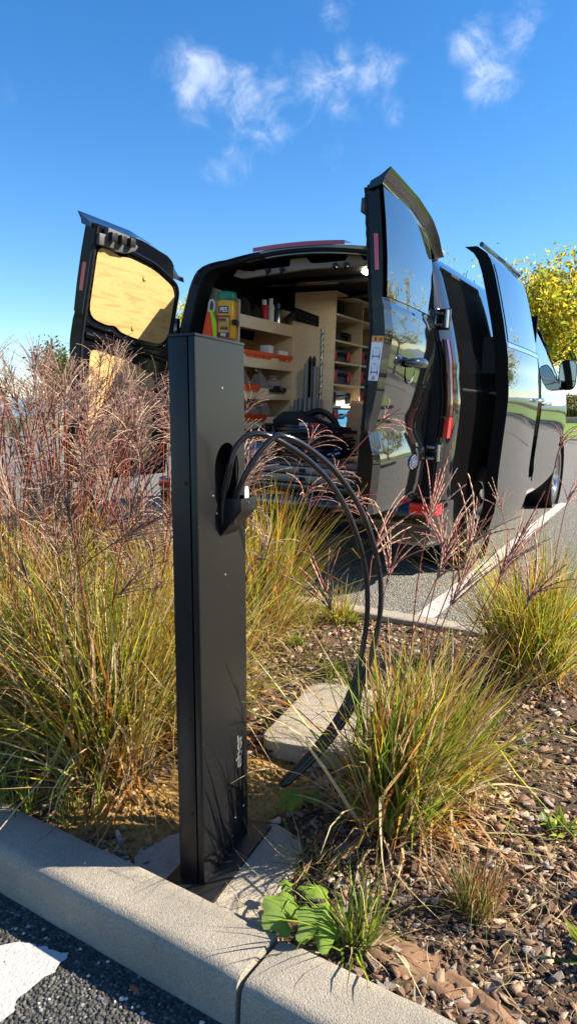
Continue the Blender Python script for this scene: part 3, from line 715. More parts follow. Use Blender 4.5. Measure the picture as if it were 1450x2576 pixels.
# inside of the load space: floor, lining, wheel-arch liners, bulkhead
m = MB(); m.box(-.90,.90,.02,2.84,.50,.545); m.box(-.86,.86,2.84,2.87,.5,1.86); m.box(-.86,.86,2.82,4.9,.40,.45)
m.build('floor_pan', M_LINER, van)
for s_ in (WB_R, WB_F):
    for sg in (-1, 1):
        m = MB(); m.lathe([(.405,0),(.405,.30)], 28, Matrix.Translation((sg*.93-(.30 if sg > 0 else 0), s_, .36)) @ Matrix.Rotation(R(90),4,'Y')); m.build('arch_liner', M_BLKPL, van)
m = MB(); m.box(-.80,.80,.25,5.0,.24,.40); m.build('underbody', M_BLKPL, van)

def panel(name, s0, s1, z0, z1, off, thick, mats, parent, ns=18, nz=26, sshift=0.0, extra=None, inner=None):
    """a piece of bodyside: follows the flank, s limits may depend on z"""
    f0 = s0 if callable(s0) else (lambda z_: s0); f1 = s1 if callable(s1) else (lambda z_: s1)
    zs = np.linspace(z0, z1, nz); Vo, Vi = [], []
    for z_ in zs:
        for i in range(ns):
            s_ = f0(z_)+(f1(z_)-f0(z_))*i/(ns-1); t_ = T(z_, max(s_, .2))
            if extra: t_ += extra(s_, z_)
            Vo.append((t_+off, s_+sshift, z_)); Vi.append((t_+off-thick, s_+sshift, z_))
    n = len(Vo); V_ = Vo+Vi; F_ = []; MI = []
    for j in range(nz-1):
        for i in range(ns-1):
            a = j*ns+i; F_.append((a, a+1, a+ns+1, a+ns)); MI.append(0)
            F_.append((n+a, n+a+ns, n+a+ns+1, n+a+1)); MI.append(1)
    for j in range(nz-1):
        a = j*ns; F_.append((a, a+ns, n+a+ns, n+a)); MI.append(1); a = j*ns+ns-1; F_.append((a+ns, a, n+a, n+a+ns)); MI.append(1)
    for i in range(ns-1):
        F_.append((i+1, i, n+i, n+i+1)); MI.append(1); a = (nz-1)*ns+i; F_.append((a, a+1, n+a+1, n+a)); MI.append(1)
    me = bpy.data.meshes.new(name); me.from_pydata(V_, [], F_); me.update(); me.polygons.foreach_set('material_index', MI)
    bm = bmesh.new(); bm.from_mesh(me); bmesh.ops.recalc_face_normals(bm, faces=bm.faces); bm.to_mesh(me); bm.free(); smooth_by_angle(me, 40)
    return link(name, me, mats, parent)
def bow(s_, z_): return .012*math.sin(max(0,min(1,(s_-1.6)/1.12))*math.pi)
SH, SO = -.985, .165
sl = panel('sliding_door', 1.605, 2.61, .30, 1.895, SO, .075, [M_PAINT, M_LINER], van, 26, 44, SH, bow)
panel('window', lambda z_: 1.645, lambda z_: 2.57-.10*max(0,(z_-1.65)/.2)**2, 1.375, 1.80, SO+.004, .003, [M_GLASSD, M_GLASSD], sl, 16, 14, SH, bow)
panel('window_trim', 1.62, 2.60, 1.345, 1.366, SO+.006, .006, [M_CHROME, M_CHROME], sl, 20, 3, SH, bow)
m = MB(); m.tube([(T(1.88,2.1)+SO-.005, 1.595+SH, 1.90), (T(1.88,2.1)+SO, 2.2+SH, 1.905), (T(1.86,2.6)+SO, 2.57+SH, 1.885)], .014, 8); m.build('drip_moulding', M_PAINT, sl)
def bow_handle(name, s_, z_, t_, parent, L=.20):
    m = MB(); P = []
    for i in range(13):
        a = i/12; P.append((t_+.004+.040*math.sin(a*math.pi)**.6, s_-L/2+L*a, z_+.006*math.sin(a*math.pi)))
    m.tube(P, [.006+.009*math.sin(i/12*math.pi)**.5 for i in range(13)], 10); return m.build(name, M_CHROME, parent, ang=60)
sl.scale = (1,1,1.065); sl.location = (0,0,-.0195)
bow_handle('door_handle', 2.51+SH, 1.06, T(1.06,2.5)+SO+.005, sl)
m = MB(); m.box(T(1.2,1.7)+SO-.16, T(1.2,1.7)+SO-.072, 1.612+SH, 1.66+SH, 1.20, 1.40); m.tube(catmull([(T(1.1,1)-.01,.62,1.075),(T(1.1,1)+.02,.70,1.10),(T(1.1,1)+.045,.78,1.13)],5), .012, 8); m.build('door_arm', M_BLKPL, sl)
m = MB(); m.tube([(T(.6,1)+.012, .22+i*.11, 1.145) for i in range(13)], .010, 8); m.build('slide_rail', M_BLKPL, van)
panel('roller_slot', .36, .98, 1.785, 1.805, .004, .006, [M_BLKPL, M_BLKPL], van, 12, 3)
# front door (closed), its glass, handle, mirror
fd = panel('front_door', 2.805, lambda z_: 3.93-.55*max(0,(z_-1.33)/.55), .42, 1.325, .005, .03, [M_PAINT, M_LINER], van, 22, 30)
panel('window_frame', 2.805, lambda z_: 2.88, 1.325, 1.80, .004, .03, [M_PAINT, M_LINER], fd, 5, 12)
panel('window', 2.89, lambda z_: 3.97-1.0*((z_-1.345)/.46)**1.15, 1.345, 1.80, -.004, .004, [M_GLASSD, M_GLASSD], fd, 16, 14)
panel('window_trim', 2.81, 3.96, 1.325, 1.343, .010, .008, [M_BLKPL, M_BLKPL], fd, 16, 3)
bow_handle('door_handle', 2.98, 1.10, T(1.10,2.9)+.006, fd)
# left side has the same glass
for nm_, a, b in (('left_door_window', 2.86, None),):
    V_ = []; zs = np.linspace(1.345,1.80,12)
    for z_ in zs:
        for i in range(12):
            s1_ = 3.97-1.0*((z_-1.345)/.46)**1.15; s_ = 2.86+(s1_-2.86)*i/11; V_.append((-T(z_, s_)+.004, s_, z_))
    link('window', np_mesh('window', V_, [(j*12+i, j*12+i+1, (j+1)*12+i+1, (j+1)*12+i) for j in range(11) for i in range(11)]), M_GLASSD, van)
V_ = []
for i in range(12):
    s_ = 3.40+(4.46-3.40)*i/11; zr = zroof(s_)
    for j in range(13):
        q = -1+2*j/12; t1 = T(zr-.004, s_); V_.append((q*max(t1,.70), s_, zr+.03*(1-q*q)-.008))
link('windscreen', np_mesh('windscreen', V_, [(i*13+j, i*13+j+1, (i+1)*13+j+1, (i+1)*13+j) for i in range(11) for j in range(12)]), M_GLASSD, van)
mir = empty('door_mirror', (1.005,3.93,1.41), (0,0,R(4)), van)
m = MB(); poly = [(.088*math.copysign(abs(math.cos(a))**.6,math.cos(a)), .150*math.copysign(abs(math.sin(a))**.6,math.sin(a))) for a in np.linspace(0,2*math.pi,28,endpoint=False)]
rows = [(-.002,1.0),(.03,1.02),(.07,.92),(.10,.68),(.115,.35)]; VV = [(a*k_, d_, b*k_) for d_, k_ in rows for a, b in poly]; n = 28
m.add(VV, [(i*n+k, i*n+(k+1)%n, (i+1)*n+(k+1)%n, (i+1)*n+k) for i in range(4) for k in range(n)]+[tuple(4*n+k for k in range(n))]+[tuple(range(n))]); m.build('mirror_housing', M_PAINT, mir, ang=50)
for nm_, z0, z1 in (('mirror_glass', -.055,.138), ('mirror_glass', -.138,-.068)):
    m = MB(); pl = [(a*.88, min(max(b*.95,z0),z1)) for a, b in poly]; m.prism(pl, -.006, -.003, lambda a, b, d: (a, d, b)); m.build(nm_, M_MIRROR, mir)
m = MB(); m.tube([(-.16,.04,-.13),(-.08,.045,-.12),(0,.05,-.10)], [.05,.038,.045], 10); m.build('mirror_arm', M_BLKPL, mir)
# rear frame round the opening, seal, high brake light, hinge trim
rg0 = ring(.03); outer = [(a, b) for a, b in rg0]; 
def inset(p, d):
    a, b = p; cz = 1.2; sx = (.94-d*1.0)/.94; return (a*sx, cz+(b-cz)*(1-d*.36 if b > cz else 1))
m = MB(); n = len(outer); vo = [(a*.995, .004, b) for a, b in outer]; vi = [(inset(p,.11)[0], .004, inset(p,.11)[1]) for p in outer]; vb = [(inset(p,.125)[0], .10, inset(p,.125)[1]) for p in outer]
m.add(vo+vi+vb, [(i, i+1, n+i+1, n+i) for i in range(n-1)]+[(n+i, n+i+1, 2*n+i+1, 2*n+i) for i in range(n-1)]); m.build('rear_frame', M_BLKPL, van, ang=40)
m = MB(); m.tube([(inset(p,.10)[0], -.004, inset(p,.10)[1]) for p in outer[6:-6]], .012, 8); m.build('door_seal', M_RUBBER, van)
m = MB(); Pm = [(-.30+.6*i/12) for i in range(13)]
m.add([(q, -.012, zroof(0)+.045*(1-(q/.58)**2)-.004) for q in Pm]+[(q, -.012, zroof(0)+.045*(1-(q/.58)**2)+.020) for q in Pm]+[(q, .10, zroof(0)+.045*(1-(q/.58)**2)+.026) for q in Pm], [(i,i+1,14+i,13+i) for i in range(12)]+[(13+i,14+i,27+i,26+i) for i in range(12)]); m.build('brake_light', M_RED, van)
poly = [(-.60,1.865),(-.56,1.93),(-.50,1.905),(-.40,1.895),(-.40,1.905),(-.10,1.92),(-.09,1.985),(.04,1.99),(.08,1.935),(.16,1.93),(.36,1.935),(.38,1.99),(.47,1.985),(.50,1.93),(.55,1.915),(.50,1.885),(.05,1.885),(-.2,1.865),(-.52,1.835)]
m = MB(); m.prism([(a*.80-.03, 1.838+(b-1.9)*.62) for a, b in poly], .10,.135, lambda a, b, d: (a, d, b)); m.build('hinge_trim', M_BEIGE, van, bevel=.006)
for q in (-.25,-.15,.20,.27):
    m = MB(); m.lathe([(.012,0),(.014,.02),(0,.02)], 10, Matrix.Translation((q,.095,1.83)) @ Matrix.Rotation(R(90),4,'X')); m.tube([(q,.09,1.845),(q,.075,1.805)], .008, 6); m.build('latch_pin', M_BLKPL, van)
m = MB(); m.box(.25,.37,.36,.42,1.833,1.849); m.build('dome_lamp', mat('lamp_lit', (1,.95,.8), .4, emit=(1,.92,.75), estr=40), van, bevel=.006)
m = MB(); m.box(-.52,.52,.16,2.7,1.85,1.862); m.build('headlining', M_LINER, van)
for s_ in (.5,1.1,1.7,2.3):
    m = MB(); m.box(-.52,.52,s_,s_+.06,1.815,1.849); m.build('roof_rib', M_DOORIN, van, bevel=.01)
# tail lights, bumper, reflector, hinges
for sg in (1, -1):
    for za, zb_, mt in ((.88,.99,M_RED),(.993,1.40,mat('dark_red_lens',(.05,.003,.004),.1,coat=.6))):  # bright red lens below, darker red lens above
        m = MB(); zs = np.linspace(za,zb_,8); V_ = []
        for z_ in zs:
            for i, (dt, ds) in enumerate(((-.030,-.001),(-.015,-.004),(-.002,.002),(.002,.03),(-.002,.07))): V_.append((sg*(T(z_,.12)+dt), ds+.004, z_))
        m.add(V_, [(j*5+i, j*5+i+1, (j+1)*5+i+1, (j+1)*5+i) for j in range(7) for i in range(4)]+[(0,1,2,3,4),(35,36,37,38,39)]); m.build('tail_light', mt, van, ang=50)
    for z_ in (.80, 1.50):
        m = MB(); m.box(sg*.845, sg*.930, -.030,.004, z_-.055, z_+.055); h = m.build('hinge', M_PAINT, van, bevel=.012)
        m = MB(); m.tube([(sg*.915,-.036,z_-.045),(sg*.915,-.036,z_+.045)], .011, 10); m.tube([(sg*.895,-.034,z_+.03),(sg*.85,-.036,z_+.03)], .008, 6); m.tube([(sg*.895,-.034,z_-.03),(sg*.85,-.036,z_-.03)], .008, 6); m.build('hinge_pin', M_STEEL, h)
V_ = []; bz = [.28,.30,.34,.40,.46,.50,.525,.53]; bo_ = [.02,.055,.085,.105,.11,.095,.07,.0]
qs = np.linspace(-1,1,41)
for z_, o_ in zip(bz, bo_):
    for q in qs:
        e = max(0, (abs(q)-.86)/.14); t_ = (.935-.03*(z_ < .33))*math.copysign(min(abs(q)/.93,1), q); V_.append((t_+math.copysign(.012,q)*(e > 0), -o_*(1-e**2.2)+.32*max(0,(abs(q)-.93)/.07), z_))
m = MB(); n = 41; m.add(V_, [(j*n+i, j*n+i+1, (j+1)*n+i+1, (j+1)*n+i) for j in range(7) for i in range(40)]); bum = m.build('rear_bumper', M_PAINT, van, ang=40)
for sg in (1, -1):
    m = MB(); V_ = []
    for z_, dz in ((.468,.0),(.485,.004),(.515,.004),(.528,0)):
        for i in range(11): a = i/10; V_.append((sg*(.80+.145*min(1,a*1.25)), -.112-dz+.015*a**2+.16*max(0,a-.72)**1.2*3, z_))
    m.add(V_, [(j*11+i, j*11+i+1, (j+1)*11+i+1, (j+1)*11+i) for j in range(3) for i in range(10)]); m.build('reflector', M_REDREF, bum, ang=50)
m = MB(); m.box(-.62,.62,-.085,.03,.531,.545); m.build('step_plate', M_BLKPL, van)
m = MB(); m.box(-.89,.89,-.02,.10,.5455,.555); m.build('sill_plate', M_ALU, van)

# ---------------------------------------------------------------- rear doors
DZ = np.array([.56,.59,.66,.74,.80,.85,.93,.98,1.03,1.12,1.26,1.33,1.37,1.43,1.455,1.475,1.50,1.65,1.80,1.92,2.05])
DN = np.array([.022,.030,.034,.036,.036,.024,.000,.003,.014,.024,.032,.036,.033,.022,.020,.010,.008,-.006,-.028,-.050,-.080])
def dn(z_): return float(np.interp(z_, DZ, DN))
def din(z_): return float(np.interp(z_, [.5,1.36,2.06], [-.050,-.050,-.148]))
def u0(z_): return float(np.interp(z_, [.4,1.25,1.6,1.80,1.95], [.012,.006,.035,.075,.14]))
DW = .83
def ztop(u): return float(np.interp(u, [0,.1,.22,.45,.83], [1.76,1.83,1.895,1.935,1.95]))
def door_mesh(sg):
    zs = np.unique(np.round(np.concatenate([DZ[DZ < 2.0], np.linspace(.56,1.99,46)]), 4)); zs = zs[zs <= 2.0]; ns = 16
    vo, vi = [], []
    for z_ in zs:
        for i in range(ns):
            a = i/(ns-1); u = u0(z_)+(DW-u0(z_))*a; zt = ztop(u); zz = .56+(z_-.56)/(2.0-.56)*(zt-.56)
            e = min(a, 1-a)*DW; rnd = -.014*max(0, 1-e/.018)**2
            nn = dn(zz)+rnd-.010*(2*a-1)**2
            vo.append((u, sg*nn, zz)); vi.append((u+(.018 if a == 0 else (-.016 if a == 1 else 0)), sg*din(zz), zz))
    n = len(vo); nz = len(zs); F_ = []; MI = []
    for j in range(nz-1):
        for i in range(ns-1):
            a = j*ns+i; F_ += [(a,a+1,a+ns+1,a+ns), (n+a,n+a+ns,n+a+ns+1,n+a+1)]; MI += [0,1]
        for a in (j*ns, j*ns+ns-1): F_.append((a,a+ns,n+a+ns,n+a)); MI.append(2)
    for i in range(ns-1):
        for a in (i, (nz-1)*ns+i): F_.append((a,a+1,n+a+1,n+a)); MI.append(0)
    me = bpy.data.meshes.new('rear_door'); me.from_pydata(vo+vi, [], F_); me.update(); me.polygons.foreach_set('material_index', MI)
    bm = bmesh.new(); bm.from_mesh(me); bmesh.ops.recalc_face_normals(bm, faces=bm.faces); bm.to_mesh(me); bm.free(); smooth_by_angle(me, 14); return me
def door_frame(sg, ang):
    if sg > 0: d_ = (-math.cos(R(ang)), -math.sin(R(ang))); n_ = (math.sin(R(ang)), -math.cos(R(ang)))
    else: d_ = (math.cos(R(ang)), -math.sin(R(ang))); n_ = (-math.sin(R(ang)), -math.cos(R(ang)))
    y_ = (sg*n_[0], sg*n_[1])
    return Matrix(((d_[0],y_[0],0,.868 if sg > 0 else -.862),(d_[1],y_[1],0,-.055),(0,0,1,0),(0,0,0,1)))
def spoiler(sg, parent):
    m = MB(); us_ = np.linspace(.015,DW+.012,18); V_ = []
    for u in us_:
        zt = ztop(max(u,.06))-.004; n0 = dn(zt); k = min(1, u/.12)
        for dn_, dz in ((-.060,-.03),(-.050,.002*k),(-.01,.022*k),(.030,.052*k),(.034,.049*k),(.010,.014*k),(.003,-.012)): V_.append((u, sg*(n0+dn_), zt+dz))
    n = 7; m.add(V_, [(i*n+j, i*n+(j+1)%n, (i+1)*n+(j+1)%n, (i+1)*n+j) for i in range(17) for j in range(n)]+[tuple(range(7)), tuple(17*n+j for j in range(7))]); return m.build('spoiler', M_PAINT, parent, ang=30)
def glass_patch(sg, parent):
    V_ = []; nu_, nz_ = 16, 14
    for j in range(nz_):
        b = j/(nz_-1)
        for i in range(nu_):
            a = i/(nu_-1); ua = .085+.06*b**2; ub = DW-.012; u = ua+(ub-ua)*a; zt = ztop(u)-.012; zz = 1.495+(zt-1.495)*b; V_.append((u, sg*(dn(zz)+.004-.010*(2*(u/DW)-1)**2), zz))
    return link('rear_window', np_mesh('rear_window', V_, [(j*nu_+i, j*nu_+i+1, (j+1)*nu_+i+1, (j+1)*nu_+i) for j in range(nz_-1) for i in range(nu_-1)]), M_GLASSD, parent)
M_EDGE = mat('door_edge_paint', (.004,.004,.005), .2, spec=.2)
R_ANG, L_ANG = 92.5, 91.0
rd = link('rear_door', door_mesh(1), [M_PAINT, M_DOORIN, M_EDGE], van); rd.matrix_local = door_frame(1, R_ANG) @ Matrix.Translation((0,0,1.5)) @ Matrix.Rotation(R(-2.5),4,'X') @ Matrix.Translation((0,0,-1.5))
rd['label'] = 'right rear door seen from outside, with handle and oval badge'
ld = link('rear_door', door_mesh(-1), [M_PAINT, M_DOORIN, M_EDGE], van); ld.matrix_local = door_frame(-1, L_ANG) @ Matrix.Translation((0,0,1.6)) @ Matrix.Rotation(R(-4.5),4,'X') @ Matrix.Translation((0,0,-1.6))
ld['label'] = 'left rear door seen from inside, lined with plywood'
for sg, d_ in ((1, rd), (-1, ld)):
    spoiler(sg, d_); glass_patch(sg, d_)
    m = MB(); m.tube([(u0(z_)+.012, sg*(dn(z_)-.045), z_) for z_ in np.linspace(.6,1.75,12)], .010, 6); m.build('hinge_edge', M_RUBBER, d_)
    # rubber edge strip down the free edge with red side reflector
    m = MB()
    m.tube([(DW-.022, sg*(din(z_)-.006), z_) for z_ in np.linspace(.60,1.93,60)], [.011 if i % 2 else .0085 for i in range(60)], 8)
    m.build('edge_seal', M_RUBBER, d_)
    m = MB(); zc = 1.70
    eq = lambda a, z_, l_: (DW-.016+.016*a+l_, sg*(din(z_)+(dn(z_)-.024-din(z_))*a), z_)
    m.add([eq(a,z_,l_) for z_ in (1.60,1.745) for a, l_ in ((.40,.0004),(.75,.0004),(.75,.0025),(.40,.0025))], [(0,1,2,3),(7,6,5,4),(0,4,5,1),(1,5,6,2),(2,6,7,3),(3,7,4,0)]); m.build('edge_reflector', M_REDREF, d_)
    m = MB(); m.box(DW-.16,DW-.02, *sorted((sg*(din(1.86)-.035),sg*(din(1.86)+.01))), 1.835,1.895); m.build('latch_block', M_GREYPL, d_, bevel=.008)
# right door outside: handle with bowl, badge, lettering
def dpt(u, z_, o_=0.0): return (u, dn(z_)+o_, z_)
m = MB(); V_ = []; n = 24
for r_, o_ in ((1.0,.0016),(.82,-.006),(.45,-.016)):
    for k in range(n): a = 2*math.pi*k/n; V_.append((.48+.072*r_*math.cos(a), dn(1.24)+o_-.002, 1.215+.068*r_*math.sin(a)))
m.add(V_, [(i*n+k, i*n+(k+1)%n, (i+1)*n+(k+1)%n, (i+1)*n+k) for i in range(2) for k in range(n)]+[tuple(2*n+k for k in range(n))]); m.build('handle_bowl', M_BLKPL, rd, ang=60)
m = MB(); P = [(.60-.225*i/12, dn(1.24)+.006+.048*math.sin(i/12*math.pi)**.5, 1.24+.004*math.sin(i/12*math.pi)) for i in range(13)]
m.tube(P, [.010+.016*math.sin(i/12*math.pi)**.4 for i in range(13)], 14); m.build('door_handle', mat('black_gloss', (.006,.006,.007), .05, coat=1.0), rd, ang=60)
m = MB(); E_ = [(math.cos(a)*.070, math.sin(a)*.030) for a in np.linspace(0,2*math.pi,32,endpoint=False)]
zc, uc = .80-.03, .30; nb_ = dn(zc)+.002
m.prism(E_, 0,.006, lambda a, b, d: (uc+a, nb_+d, zc+b*1.25)); bd = m.build('badge', M_CHROME, rd, bevel=.0015)
m = MB(); m.prism([(a*.90,b*.83) for a,b in E_], .0062,.0075, lambda a, b, d: (uc+a, nb_+d, zc+b*1.25)); m.build('badge_field', M_BLUEBADGE, bd)
me = text_mesh('Ford', .052, .0006, .35, .92, .0012); me.materials.append(M_CHROME); o = link('badge_lettering', me, None, bd)
o.matrix_local = Matrix.Translation((uc, nb_+.0082, zc-.002)) @ Matrix(((-1,0,0,0),(0,0,1,0),(0,1,0,0),(0,0,0,1)))
me = text_mesh('CUSTOM', .038, .0018, 0, 1.15, .0008); me.materials.append(mat('dark_chrome', (.06,.06,.065), .15, 1.0)); o = link('badge_lettering', me, None, rd)
o.matrix_local = Matrix.Translation((.17, dn(1.15)+.003, 1.15)) @ Matrix(((-1,0,0,0),(0,-.12,.99,0),(0,.99,.12,0),(0,0,0,1)))
# warning label on the free edge of the right door
def edge_pt(a, z_): return (DW-.0118+.0150*(a-.0), dn(z_)-.052+.046*a, z_)
def edge_quad(a0, a1, z0, z1, lift, mt, name, par):
    m = MB(); q = lambda a, z_: (DW-.016+.016*a+.0012+lift, din(z_)+(dn(z_)-.024-din(z_))*a, z_)
    m.add([q(a0,z0), q(a1,z0), q(a1,z1), q(a0,z1)], [(0,1,2,3)]); return m.build(name, mt, par, ang=None)
st = edge_quad(.02,.98,1.145,1.305,.0006,M_STICK_W,'warning_label',rd)
edge_quad(.02,.98,1.305,1.332,.0006,M_STICK_O,'label_header',st)
edge_quad(.25,.40,1.310,1.327,.0010,M_PRINT_K,'label_mark',st); edge_quad(.6,.85,1.312,1.325,.0010,mat('print_brown',(.25,.09,.02),.5),'label_mark',st)
for zb_ in (1.245,1.178):
    edge_quad(.22,.78,zb_,zb_+.004,.0010,M_PRINT_K,'label_mark',st)
    for a in (.18,.76): edge_quad(a,a+.07,zb_-.010,zb_+.010,.0011,M_PRINT_K,'label_mark',st); edge_quad(a+.01,a+.05,zb_+.010,zb_+.030,.0010,M_PRINT_R,'label_mark',st)
    edge_quad(.25,.75,zb_+.036,zb_+.038,.0010,M_PRINT_K,'label_mark',st); edge_quad(.49,.51,zb_+.004,zb_+.036,.0010,mat('print_grey',(.3,.32,.36),.5),'label_mark',st)
q = lambda a, z_: (DW-.016+.016*a+.0030, din(z_)+(dn(z_)-.024-din(z_))*a, z_)
m = MB(); A, B, C_ = (.32,1.150), (.66,1.150), (.50,1.170); ia = [(.42,1.1535),(.56,1.1535),(.50,1.163)]
m.add([q(*A),q(*B),q(*C_),q(*ia[0]),q(*ia[1]),q(*ia[2])], [(0,1,4,3),(1,2,5,4),(2,0,3,5)]); m.build('label_mark', M_PRINT_R, st, ang=None)
# left door inside: recessed plywood panels with buttons, pressings
def inner_patch(name, outline, o_, thick, mt, par, sub=6):
    P = [(a, b) for a, b in outline]; P = [tuple(v_)[:2] for v_ in catmull([(a,b,0) for a,b in P+[P[0]]], sub)][:-1]
    m = MB(); m.prism(P, 0, thick, lambda a, b, d: (a, -(din(b)-o_-d), b)); return m.build(name, mt, par, ang=30)
def rpoly(pts, r_):
    """round the corners of a polygon: pts (u,z), r_ per corner or one"""
    out_ = []; n = len(pts)
    for i in range(n):
        a, b, c_ = (Vector((*pts[k % n],0)) for k in (i-1, i, i+1)); rr_ = r_[i] if isinstance(r_, (list,tuple)) else r_
        d1 = (a-b); d2 = (c_-b); q = min(rr_, d1.length*.48, d2.length*.48); p1 = b+d1.normalized()*q; p2 = b+d2.normalized()*q
        for k in range(5):
            t_ = k/4; p_ = p1*(1-t_)**2+b*2*t_*(1-t_)+p2*t_*t_; out_.append((p_.x, p_.y))
    return out_
def inner_flat(name, P, o_, thick, mt, par):
    m = MB(); m.prism(P, 0, thick, lambda a, b, d: (a, -(din(b)-o_-d), b)); return m.build(name, mt, par, ang=30)
UP = [(.785,1.83),(.69,1.83),(.62,1.808),(.55,1.818),(.33,1.79),(.115,1.71),(.11,1.43),(.17,1.375),(.40,1.39),(.53,1.415),(.575,1.445),(.64,1.44),(.785,1.47)]
ply = inner_flat('plywood_panel', rpoly(UP, [.05,.03,.03,.03,.08,.07,.06,.06,.06,.03,.03,.03,.07]), .003,.006, M_PLYDOOR, ld)
for u, z_ in ((.40,1.735),(.165,1.53),(.43,1.45)):
    m = MB(); m.lathe([(.019,0),(.017,.004),(0,.004)], 16, Matrix.Translation((u, -(din(z_)-.009), z_)) @ Matrix.Rotation(R(-90),4,'X')); m.build('panel_button', wood('ply_button',(.50,.25,.07),(.42,.20,.05)), ply)
inner_flat('plywood_panel', rpoly([(.745,1.305),(.40,1.25),(.20,1.17),(.19,.66),(.76,.66)], [.05,.1,.06,.04,.04]), .003,.006, M_PLYDOOR, ld)
m = MB(); P = rpoly([(.812,1.862),(.69,1.865),(.62,1.842),(.55,1.855),(.32,1.822),(.085,1.73),(.08,1.41),(.16,1.345),(.41,1.357),(.54,1.383),(.585,1.413),(.64,1.408),(.812,1.438)], .06)
m.tube([(a,-(din(b)-.002),b) for a,b in P+[P[0]]], .012, 8); m.tube(catmull([(.79,-(din(1.37)-.004),1.375),(.6,-(din(1.35)-.004),1.355),(.35,-(din(1.32)-.004),1.315),(.10,-(din(1.28)-.004),1.28)],5), .018, 8)
m.build('inner_pressing', M_DOORIN, ld, ang=60)
m = MB(); m.prism([(.76,1.85),(.76,1.93),(.60,1.92),(.52,1.88),(.54,1.855),(.60,1.83),(.68,1.825)], 0,.035, lambda a, b, d: (a, -(din(b)-.002-d), b)); lk = m.build('latch_cover', mat('dark_grey_plastic',(.09,.09,.09),.5), ld, bevel=.006)
for u in (.735,.665,.595):
    m = MB(); m.box(u-.020,u+.020,-(din(1.88)-.037),-(din(1.88)-.068),1.865,1.91); m.build('latch_lug', M_BLKPL, lk, bevel=.004)
# ---------------------------------------------------------------- wheels
def make_wheel():
    w = empty('wheel', (.80,WB_F,WR), (0,R(90),0), van)
    m = MB(); m.lathe([(.225,-.10),(.235,-.112),(.29,-.118),(.325,-.108),(.343,-.085),(.345,-.04),(.345,.04),(.343,.085),(.325,.108),(.29,.118),(.235,.112),(.225,.10)], 56); ty = m.build('tyre', M_TYRE, w, ang=40)
    m = MB(); m.lathe([(.226,-.10),(.222,.0),(.215,.06),(.226,.098),(.219,.104),(.206,.085),(.20,.02),(.20,-.08)], 48); m.lathe([(.0,.082),(.04,.084),(.062,.074),(.066,.05),(.066,.02)], 24); rim = m.build('rim', M_ALLOY, w, ang=40)
    for k in range(10):
        a = 2*math.pi*k/10; m = MB(); M_ = Matrix.Rotation(a,4,'Z')
        m.add([M_ @ Vector(p) for p in ((.05,-.022,.072),(.05,.022,.072),(.212,.014,.092),(.212,-.014,.092),(.05,-.022,.045),(.05,.022,.045),(.212,.014,.07),(.212,-.014,.07))], [(0,1,2,3),(7,6,5,4),(0,4,5,1),(1,5,6,2),(2,6,7,3),(3,7,4,0)]); m.build('spoke', M_ALLOY, rim, bevel=.003)
    m = MB(); m.lathe([(0,-.02),(.15,-.02),(.15,.01),(0,.01)], 30); m.build('brake_disc', M_STEEL, w)
    return w
def copy_tree(o, parent=None):
    c = o.copy(); COL.objects.link(c); c.parent = parent
    for ch in o.children: copy_tree(ch, c)
    return c
w0 = make_wheel()
for sg, s_ in ((1,WB_R),(-1,WB_R),(-1,WB_F)):
    c = copy_tree(w0, van); c.location = (sg*.80, s_, WR); c.rotation_euler = (0, R(90*sg), R(8) if False else 0)
# ================================================================ things in the load space (each stands in van coordinates, none is a part of the van)
FZ = .56
def vthing(name, t_, s_, z_, label, cat, rz=0.0, group=None):
    o = bpy.data.objects.new(name, None); COL.objects.link(o); o.empty_display_size = .05
    o.matrix_world = VM @ Matrix.Translation((t_, s_, z_)) @ Matrix.Rotation(R(rz),4,'Z'); tag(o, label, cat, group); return o
def vmesh(m, name, mt, t_, s_, z_, label, cat, rz=0.0, group=None, **kw):
    o = m.build(name, mt, None, **kw); o.matrix_world = VM @ Matrix.Translation((t_, s_, z_)) @ Matrix.Rotation(R(rz),4,'Z'); tag(o, label, cat, group); return o
# raised load floor with two aluminium drawers under it
dr = vthing('drawer_unit', .05, .03, FZ, 'low aluminium drawer unit under the load floor', 'drawers')
m = MB(); m.box(-.50,.66,.015,1.25,.0,.105); m.build('carcass', M_BLKPL, dr)
m = MB(); m.box(-.52,.68,-.002,.06,.106,.122); m.box(-.52,.68,.0601,1.27,.106,.116); m.build('deck', mat('deck_grey',(.10,.10,.105),.5), dr, bevel=.002)
for i, (z0, z1) in enumerate(((.058,.100),(.004,.050))):
    m = MB(); m.box(-.46,.64,-.012,.013,z0,z1); f_ = m.build('drawer_front', M_ALU, dr, bevel=.003)
    for u in (-.30,.02,.36):
        m = MB(); m.box(u-.022,u+.022,-.0145,-.0122,(z0+z1)/2-.012,(z0+z1)/2+.012); m.build('drawer_latch', M_BLKPL, f_, bevel=.004)
